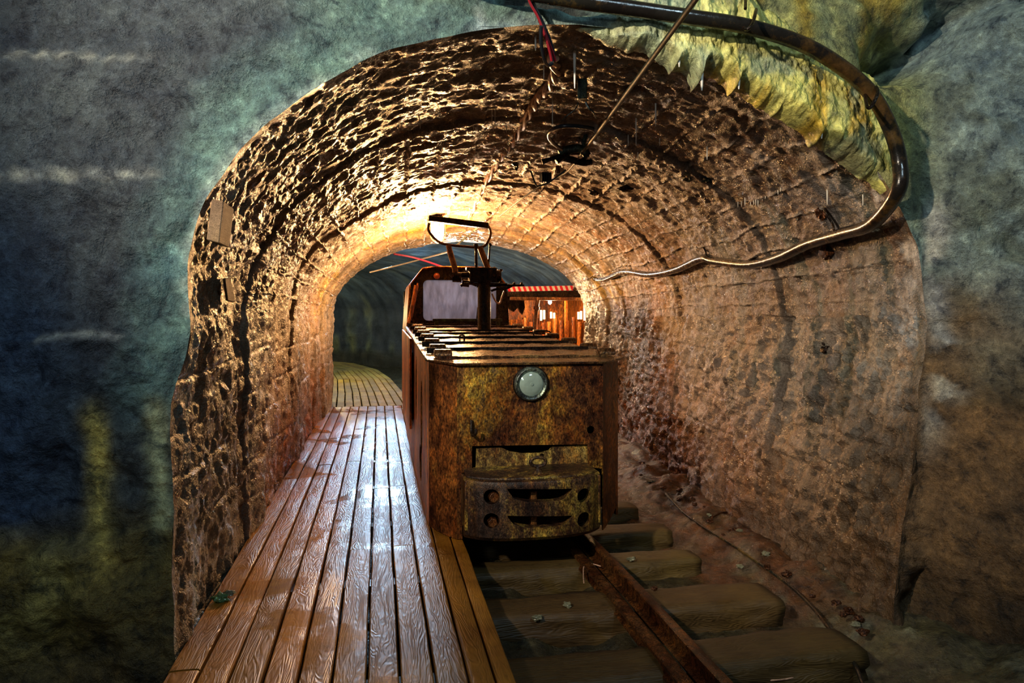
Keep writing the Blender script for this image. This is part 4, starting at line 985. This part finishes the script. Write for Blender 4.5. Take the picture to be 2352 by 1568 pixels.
for (x0, y0, x1, y1, lab) in ((1893, 478, 1915, 522, 'bent iron hanger above the cable, rightmost on the inner wall'), (1605, 545, 1622, 582, 'bent iron hanger above the cable hump in mid wall'), (1432, 585, 1450, 612, 'small iron hanger above the cable near the bend of the vault'), (1343, 615, 1358, 632, 'smallest iron hanger above the cable near the shelter')):
    hook([hit(x0, y0, .0), hit(x0+2, y0+8, .05), hit(x1-4, y1-10, .06), hit(x1, y1+3, .10), hit(x1-2, y1+14, .10)], .006, lab)
# trolley rod
rod = [(1640, -60), (1595, 2), (1520, 104), (1440, 213), (1370, 308), (1336, 352)]
def zplane(x, y, z=2.17): return onz(x, y, z)
rp3 = [zplane(x, y) for x, y in rod]
tag(MB().tube(smooth_path(rp3, 3), .010, 10).build('trolley_rod', M['rod']), 'straight dark green rod slanting down from the top edge to the ceiling clamp', 'rod')
w2 = [(1336, 352), (1320, 375), (1298, 398), (1250, 422), (1200, 455), (1147, 497)]
tag(MB().tube(smooth_path([zplane(x, y, 2.14) for x, y in w2], 3), .0055, 8).build('contact_wire', M['rod']), 'thin bare contact wire from the clamp down to the pantograph', 'wire')
tag(MB().tube([onY(1105, 516, 7.6), onY(1050, 562, 8.3)], .012, 8).build('pale_conduit', M['ring']), 'short pale straight conduit seen through the pantograph loop', 'conduit')
lpz = [(1362, 296), (1345, 292), (1315, 289), (1285, 291), (1264, 302), (1261, 315), (1272, 330), (1290, 343)]
tag(MB().tube(smooth_path([zplane(x, y, 2.16) for x, y in lpz], 4), .011, 10).build('cable_loop', M['rubber']), 'open loop of black cable above the ceiling clamp', 'cable')
cl = empty('wire_clamp', zplane(1310, 365, 2.2), 'corroded green and brown wire clamp fixed under the ceiling', 'clamp')
Yc = zplane(1310, 365, 2.15).y
def yc(x, y, d=0): return onY(x, y, Yc+d)
b = MB(); b.tube(smooth_path([yc(1284, 352), yc(1300, 345), yc(1330, 341), yc(1342, 350), yc(1348, 362)], 3), [.02, .024, .026, .026, .028, .028, .028, .026, .024, .022, .02, .018, .016], 10); b.build('clamp_jaw', M['green'], cl)
b = MB(); b.tube([yc(1245, 372), yc(1262, 366), yc(1285, 360), yc(1310, 366), yc(1340, 374), yc(1360, 372)], [.018, .012, .02, .022, .02, .018], 8); b.tube([yc(1278, 372, -.03), yc(1292, 362, -.02), yc(1306, 352)], .016, 8); b.tube([yc(1318, 376), yc(1345, 362), yc(1354, 352), yc(1348, 344)], .010, 8); b.build('clamp_arm', M['dark'], cl)
b = MB(); b.tube([yc(1352, 296), yc(1346, 310), yc(1342, 322), yc(1340, 338)], [.014, .016, .014, .012], 8); b.build('clamp_link', M['green'], cl)
b = MB(); b.tube([yc(1280, 380), yc(1283, 398)], .012, 8); b.tube([yc(1292, 352, .05), yc(1296, 340, .3)], .02, 8); b.box(yc(1310, 355, .12), (X1, Y1, Z1), (.13, .2, .05)); b.build('clamp_base', M['rail'], cl, .006)
b = MB(); b.box(yc(1253, 408, .1), (Vector((.95, .3, 0)), Vector((-.3, .95, 0)), Z1), (.065, .05, .06)); 
for k in range(4): b.box(yc(1246+k*5, 409, .06), (X1, Y1, Z1), (.006, .02, .065))
tag(b.build('insulator_block', M['rubber'], bevel=.004), 'small ribbed black block below the clamp against the ceiling', 'insulator')
tag(MB().tube(smooth_path([yc(1219, 393, .15), yc(1231, 424, .1), yc(1240, 426, .08), yc(1262, 418, .05), yc(1300, 390)], 3), .005, 8).build('bent_wire', M['rod']), 'thin wire with an upturned end beside the clamp', 'wire')
# bundle of red and black wires, then the pale twisted run
bun = [(1210, -30), (1222, 5), (1240, 40), (1252, 80), (1262, 115), (1270, 140)]
for k, (m_, ox, lab) in enumerate((('redwire', -5, 'left red wire of the bundle hanging at the top of the arch'), ('rubber', 0, 'middle black wire of the bundle hanging at the top of the arch'), ('redwire', 6, 'right red wire of the bundle hanging at the top of the arch'), ('rubber', 9, 'outer black wire of the bundle hanging at the top of the arch'))):
    pts = [ons(x+ox*(.5+.5*math.sin(i_*1.3+k)), y, -.10+.03*k/3+.07*i_/5) for i_, (x, y) in enumerate(bun)]
    tag(MB().tube(smooth_path(pts, 5), .0052, 8).build('hanging_wire', M[m_]), lab, 'wire', 'wire bundle at the arch crown')
tag(MB().tube(smooth_path([ons(1243, 60, -.1), ons(1243, 100, -.05), ons(1250, 135, .0), ons(1258, 150, .05), ons(1268, 146, .08)], 5), .007, 8).build('sagging_wire', M['rubber']), 'slack black wire sagging in a U left of the wire bundle', 'wire')
pale = [(1270, 135), (1276, 165), (1262, 195), (1238, 222), (1222, 250), (1200, 285), (1178, 325), (1158, 350), (1135, 385), (1112, 425), (1090, 470), (1072, 505)]
pb_ = [hit(x, y, .05) for x, y in pale]
for k in range(3):
    pts = [p+Vector((math.cos(i_*.9+k*2.1), 0, math.sin(i_*.9+k*2.1)))*.017 for i_, p in enumerate(smooth_path(pb_, 4))]
    tag(MB().tube(pts, [.0115+.003*math.sin(i_*1.3+k) for i_ in range(len(pts))], 7).build('encrusted_cable', M['palewire']), ['lowest', 'middle', 'upper'][k]+' strand of the pale encrusted cable run along the vault crown', 'cable', 'encrusted cable strands along the crown')
# black wire on the far ceiling, red cable
tag(MB().tube(smooth_path([onY(905, 583, 10.5), onY(945, 590, 10.8), onY(980, 600, 11.2), onY(1015, 612, 11.6)], 4), .015, 8).build('red_cable', M['redwire']), 'thin red cable crossing the blue ceiling beyond the last arch', 'cable')
tag(MB().tube(smooth_path([onY(850, 625, 13), onY(930, 605, 12.2), onY(1030, 578, 11)], 4), .014, 8).build('white_cable', M['palewire']), 'pale thin cable crossing the blue ceiling below the red one', 'cable')
# wooden blocks in the left jamb
def woodblock(P4, depth, lab, mat='block', name='wooden_block'):
    b = MB().prism(P4, depth); me = b.mesh(name); me.uv_layers.new(name='UVMap')
    ca = me.color_attributes.new('Col', 'FLOAT_COLOR', 'POINT'); ca.data.foreach_set('color', np.ones(len(me.vertices)*4))
    o = link(name, me, M[mat], smooth=False); md = o.modifiers.new('bevel', 'BEVEL'); md.width = .003
    tag(o, lab, 'block')
woodblock([ons(486, 457, -.03), ons(474, 550, -.03), ons(503, 558, -.03), ons(514, 462, -.03)], Vector(U+(0,))*.17+Vector(N+(0,))*.0, 'weathered wooden block wedged in the left shoulder of the arch')
woodblock([ont(517, 638, .09), ont(524, 690, .09), ont(540, 694, .09), ont(530, 638, .09)], Vector(U+(0,))*.05-Vector(N+(0,))*.02, 'small wooden wedge in the left wall below the larger block', name='wooden_wedge')
# insulator with two drips
def drip(p, L, r=.004, lab='', name='stalactite', group=None, bend=0):
    p = Vector(p); n = 6; pts = [p+Vector((bend*(k/n)**2, 0, .03-(L+.03)*k/n)) for k in range(n+1)]
    o = MB().tube(pts, [r*(1.25-.7*k/n) for k in range(n)]+[r*.3], 7).build(name, M['calc']); tag(o, lab, 'stalactite', group)
iz = hit(1335, 185, .0)
b = MB(); b.box(onY(1337, 205, iz.y-.05), (X1, Y1, Z1), (.045, .03, .095)); b.tube([onY(1337, 175, iz.y), onY(1337, 212, iz.y-.06)], .012, 8)
tag(b.build('ceiling_bracket', M['green'], bevel=.004), 'small corroded bracket hanging from the crown of the first vault ring', 'bracket')
tag(MB().tube(smooth_path([onY(1328, 235, iz.y-.05), onY(1322, 250, iz.y-.05), onY(1300, 268, iz.y-.03), onY(1290, 278, iz.y)], 3), .003, 6).build('wire_tail', M['ring']), 'left thin wire tail curling below the ceiling bracket', 'wire')
tag(MB().tube(smooth_path([onY(1345, 235, iz.y-.05), onY(1352, 248, iz.y-.05), onY(1363, 258, iz.y-.04), onY(1369, 272, iz.y)], 3), [.006]*4+[.005]*3+[.003]*3, 6).build('wire_tail', M['ring']), 'right white-tipped wire tail curling below the ceiling bracket', 'wire')
def px_drip(x, y0, y1, r=.0035, lab='', group=None, bend=0):
    p = hit(x, y0, .0); L = (y1-y0)/F*p.y; drip(p, L, r, lab, 'stalactite', group, bend)
px_drip(1320, 122, 203, .006, 'longest white straw stalactite, near the crown just inside the arch')
px_drip(1230, 87, 116, .004, 'short pale straw beside the wire bundle under the arch edge')
px_drip(1269, 218, 290, .003, 'long thin straw right of the pale cable below the crown')
px_drip(1506, 238, 290, .004, 'lone thick straw on the right of the vault above the joint lines')
px_drip(1461, 276, 335, .0035, 'long straw left of the lone thick one')
px_drip(1465, 335, 372, .003, 'straw directly below the long left one')
px_drip(1443, 310, 335, .003, 'short straw just left of the long one')
px_drip(1515, 318, 335, .003, 'tiny straw between the long straws and the seam')
px_drip(1624, 336, 367, .004, 'straw hanging above the dark lump on the right of the vault')
px_drip(1537, 365, 382, .003, 'tiny straw above the ragged dark scale')
px_drip(1755, 252, 270, .004, 'white stubby straw just under the flowstone curtain')
px_drip(1900, 444, 470, .004, 'lone straw on the right wall above the bent hanger')
px_drip(1982, 455, 472, .003, 'small straw above the bend of the thick cable')
for k, (x, y0, y1) in enumerate(((1695, 466, 474), (1703, 463, 473), (1711, 460, 470), (1724, 458, 470), (1731, 454, 468), (1736, 450, 470), (1741, 448, 472), (1751, 447, 458), (1758, 446, 454), (1766, 442, 452), (1787, 434, 444), (1793, 430, 438))):
    px_drip(x, y0, y1+2, .0035, 'white straw in the comb-like row of drips under the right-hand ceiling joint', 'comb of drips on the right-hand joint')
for k, (x, y0, y1) in enumerate(((1130, 258, 288), (1137, 256, 292), (1133, 285, 302), (1163, 282, 306), (1012, 290, 304), (1055, 288, 306), (1088, 285, 305), (965, 282, 296), (917, 294, 306), (911, 296, 308), (1277, 296, 316), (1249, 150, 184), (1100, 318, 330))):
    px_drip(x, y0, y1, .003, 'thin tan straw in the row under the first ring joint', 'tan straws under the first ring joint')
# drops hanging from the flowstone
for x, y0, y1, lab in ((1560, 132, 154, 'first small drip hanging from the flowstone edge beside the rod'), (1612, 170, 208, 'long pointed drip below the flowstone edge'), (1697, 178, 205, 'curved drip below the flowstone right of the longest'), (1887, 295, 318, 'stubby drip low on the flowstone edge')):
    p = ons(x, y0, -.03); p.z += .03; drip(p, (y1-y0)/F*p.y+.03, .007, lab, 'stalactite')
# broken lumps / fixings on the vault
def lump(x, y, r, lab, name='iron_fixing', mat='dark', seed=1):
    o = MB().blob(hit(x, y, .01), r, seed, 10, .8).build(name, M[mat]); tag(o, lab, 'fixing')
lump(1588, 400, (.05, .05, .035), 'ragged greenish lump of corroded iron on the right of the vault', mat='green', seed=4)
lump(1622, 412, (.03, .03, .018), 'small flake beside the ragged greenish lump', mat='green', seed=5)
lump(1323, 508, (.05, .04, .03), 'rusty fixing on the vault right of the lamp', mat='rail', seed=6)
lump(1123, 484, (.03, .03, .04), 'rusty fixing above the end of the pantograph bar', mat='rail', seed=7)
lump(945, 472, (.04, .04, .03), 'small fixing left above the lit lamp', mat='rail', seed=8)
lump(1185, 372, (.025, .04, .04), 'dark stub hook on the ceiling left of the clamp', mat='dark', seed=9)
lump(1438, 432, (.05, .03, .02), 'dark scale of iron on the ceiling joint right of the clamp', mat='dark', seed=10)
lump(1365, 440, (.04, .03, .025), 'dark scale of iron just below the wire clamp', mat='dark', seed=12)
lump(1885, 492, (.02, .03, .03), 'rusty red stub on the right wall left of the bent hanger', mat='rail', seed=11)
lump(1900, 582, (.03, .03, .03), 'round knob on the right wall under the thick cable', mat='rail', seed=13)
lump(1902, 795, (.03, .03, .03), 'dark iron stub low on the right wall', mat='dark', seed=14)
# survey marks
for (x0, y0, x1, y1, lab) in ((1383, 728, 1386, 770, 'faint red paint stroke on the right wall above the hood'),):
    a = hit(x0, y0, .035); c = hit(x1, y1, .035); tag(MB().tube([a, c], .008, 6).build('paint_mark', M['redmark']), lab, 'mark')
# cable on the floor
fc = [(1462, 1066), (1500, 1100), (1560, 1168), (1610, 1207), (1680, 1250), (1760, 1305), (1820, 1350), (1870, 1400), (1920, 1465), (1960, 1520), (1985, 1580)]
tag(MB().tube(smooth_path([onz(x, y, -.17) for x, y in fc], 5), .0085, 8).build('ground_cable', M['cable']), 'thin muddy cable lying along the foot of the right wall', 'cable')
tag(MB().tube(smooth_path([onz(x, y, -.15) for x, y in ((1635, 1188), (1655, 1178), (1675, 1176), (1682, 1184))], 5), .006, 8).build('bent_rod', M['rail']), 'short bent rod sticking from the rubble at the wall foot', 'rod')
tag(MB().tube(smooth_path([onz(x, y, -.2) for x, y in ((1870, 1458), (1862, 1480), (1850, 1500), (1848, 1530), (1820, 1556), (1740, 1562), (1690, 1550), (1640, 1520))], 5), .003, 6).build('thin_wire', M['palewire']), 'fine pale wire trailing over the widest sleeper', 'wire')
tag(MB().tube(smooth_path([onz(x, y, -.1) for x, y in ((1380, 1300), (1360, 1295), (1342, 1300), (1340, 1320), (1341, 1338))], 5), .003, 6).build('wire_loop', M['palewire']), 'little wire loop hooked over the check rail end', 'wire')
# stones
def stone(x, y, z, r, lab, seed, mat='stone', name='stone', grp=None):
    p = onz(x, y, z); r3 = (r, r*.8, r*.55); tag(MB().blob(p, r3, seed, 12, .5).build(name, M[mat]), lab, 'stone', grp)
stone(1448, 1283, -.115, .022, 'pale stone on the sleeper right of the rail end', 1)
stone(1303, 1388, -.115, .019, 'small pale stone on the timber between check rail and boardwalk', 2)
stone(1232, 1418, -.13, .022, 'pale green calcite lump on the front of the timber by the boardwalk', 3)
stone(1965, 1433, -.17, .022, 'oval white pebble right of the ground cable', 4)
stone(1700, 1300, -.2, .02, 'pale yellow pebble in the red mud', 5)
stone(1503, 1350, -.115, .016, 'dark bolt-like stone on the squared timber', 6, 'rail')
rr = random.Random(5)
for k in range(34):
    x = rr.uniform(1430, 1640) if k < 20 else rr.uniform(1640, 2000); f = (x-1430)/570
    y = 1040+(x-1430)*.73+rr.uniform(-18, 22)
    stone(x, y, -.15, rr.uniform(.010, .026), 'small muddy rubble stone at the foot of the right wall', 30+k, rr.choice(['rail', 'rail', 'stone']) if k % 5 else 'rail', 'rubble_stone', 'rubble along the right wall foot')
stone(508, 1372, .02, .03, 'green glassy lump of slag at the left edge of the boardwalk', 60, 'glass', 'slag_lump')
stone(525, 1362, .02, .022, 'brown pebble beside the green glassy lump', 61, 'stone', 'slag_lump')
# ---------------------------------------------------------------- lights
def light(kind, loc, e, col, r=.05, **kw):
    l = bpy.data.lights.new('light', kind); l.energy = e; l.color = col
    if kind != 'SUN': l.shadow_soft_size = r
    for k, v in kw.items(): setattr(l, k, v)
    o = bpy.data.objects.new('light', l); C.objects.link(o); o.location = loc
    return o
light('POINT', LC-Vector((0, 0, .27)), 410, (1, .52, .19), .05)
light('POINT', c2-Vector((0, .1, .1)), 60, (1, .62, .3), .05)
light('POINT', onY(884, 584, 14.0), 170, (.45, .72, 1), .10)
blue = light('SPOT', onY(884, 584, 13.9), 560, (.45, .72, 1), .10, spot_size=math.radians(15), spot_blend=.5)
light('POINT', W3(1.45, 5.25, 1.40), 11, (.80, .86, 1), .08)
def aim(o, p): o.rotation_euler = (Vector(p)-o.location).to_track_quat('-Z', 'Y').to_euler()
o = light('SPOT', W3(-1.6, -2.5, 3.0), 850, (1, .82, .60), .07, spot_size=math.radians(56), spot_blend=.9); aim(o, W3(3.0, 1.8, 1.35)); aim(blue, W3(.75, 2.7, 0))
light('POINT', W3(-.7, -2.4, 2.2), 42, (.8, .92, 1), .2)
light('POINT', Vector((-7.5, 18.2, 2.0)), 110, (.9, .95, .7), .1)  # unseen light added round the bend to lift the far tunnel
light('POINT', Vector((-3.55, 12.5, 1.35)), 85, (1, .78, .35), .05)
light('POINT', onY(1062, 628, 11.0), 130, (1, .74, .52), .05)  # unseen light added behind the cab to warm the rear ceiling
light('POINT', W3(2.2, -2.3, 3.6), 90, (.62, .86, 1), .25)  # added cool fill for the portal face, no lamp there
w_ = bpy.data.worlds.new('world'); bpy.context.scene.world = w_; w_.use_nodes = True
w_.node_tree.nodes['Background'].inputs[0].default_value = (.35, .5, .6, 1); w_.node_tree.nodes['Background'].inputs[1].default_value = .03
# ---------------------------------------------------------------- camera
cam = bpy.data.cameras.new('camera'); co = bpy.data.objects.new('camera', cam); C.objects.link(co)
cam.sensor_width = 36; cam.lens = 24.0; cam.shift_y = -(784-HY)/2352; co.location = (0, 0, H); co.rotation_euler = (math.pi/2, 0, 0)
cam.clip_start = .05
sc = bpy.context.scene; sc.camera = co
sc.view_settings.view_transform = 'Standard'; sc.view_settings.look = 'None'; sc.view_settings.exposure = 0; sc.view_settings.gamma = 1; sc.view_settings.use_curve_mapping = False
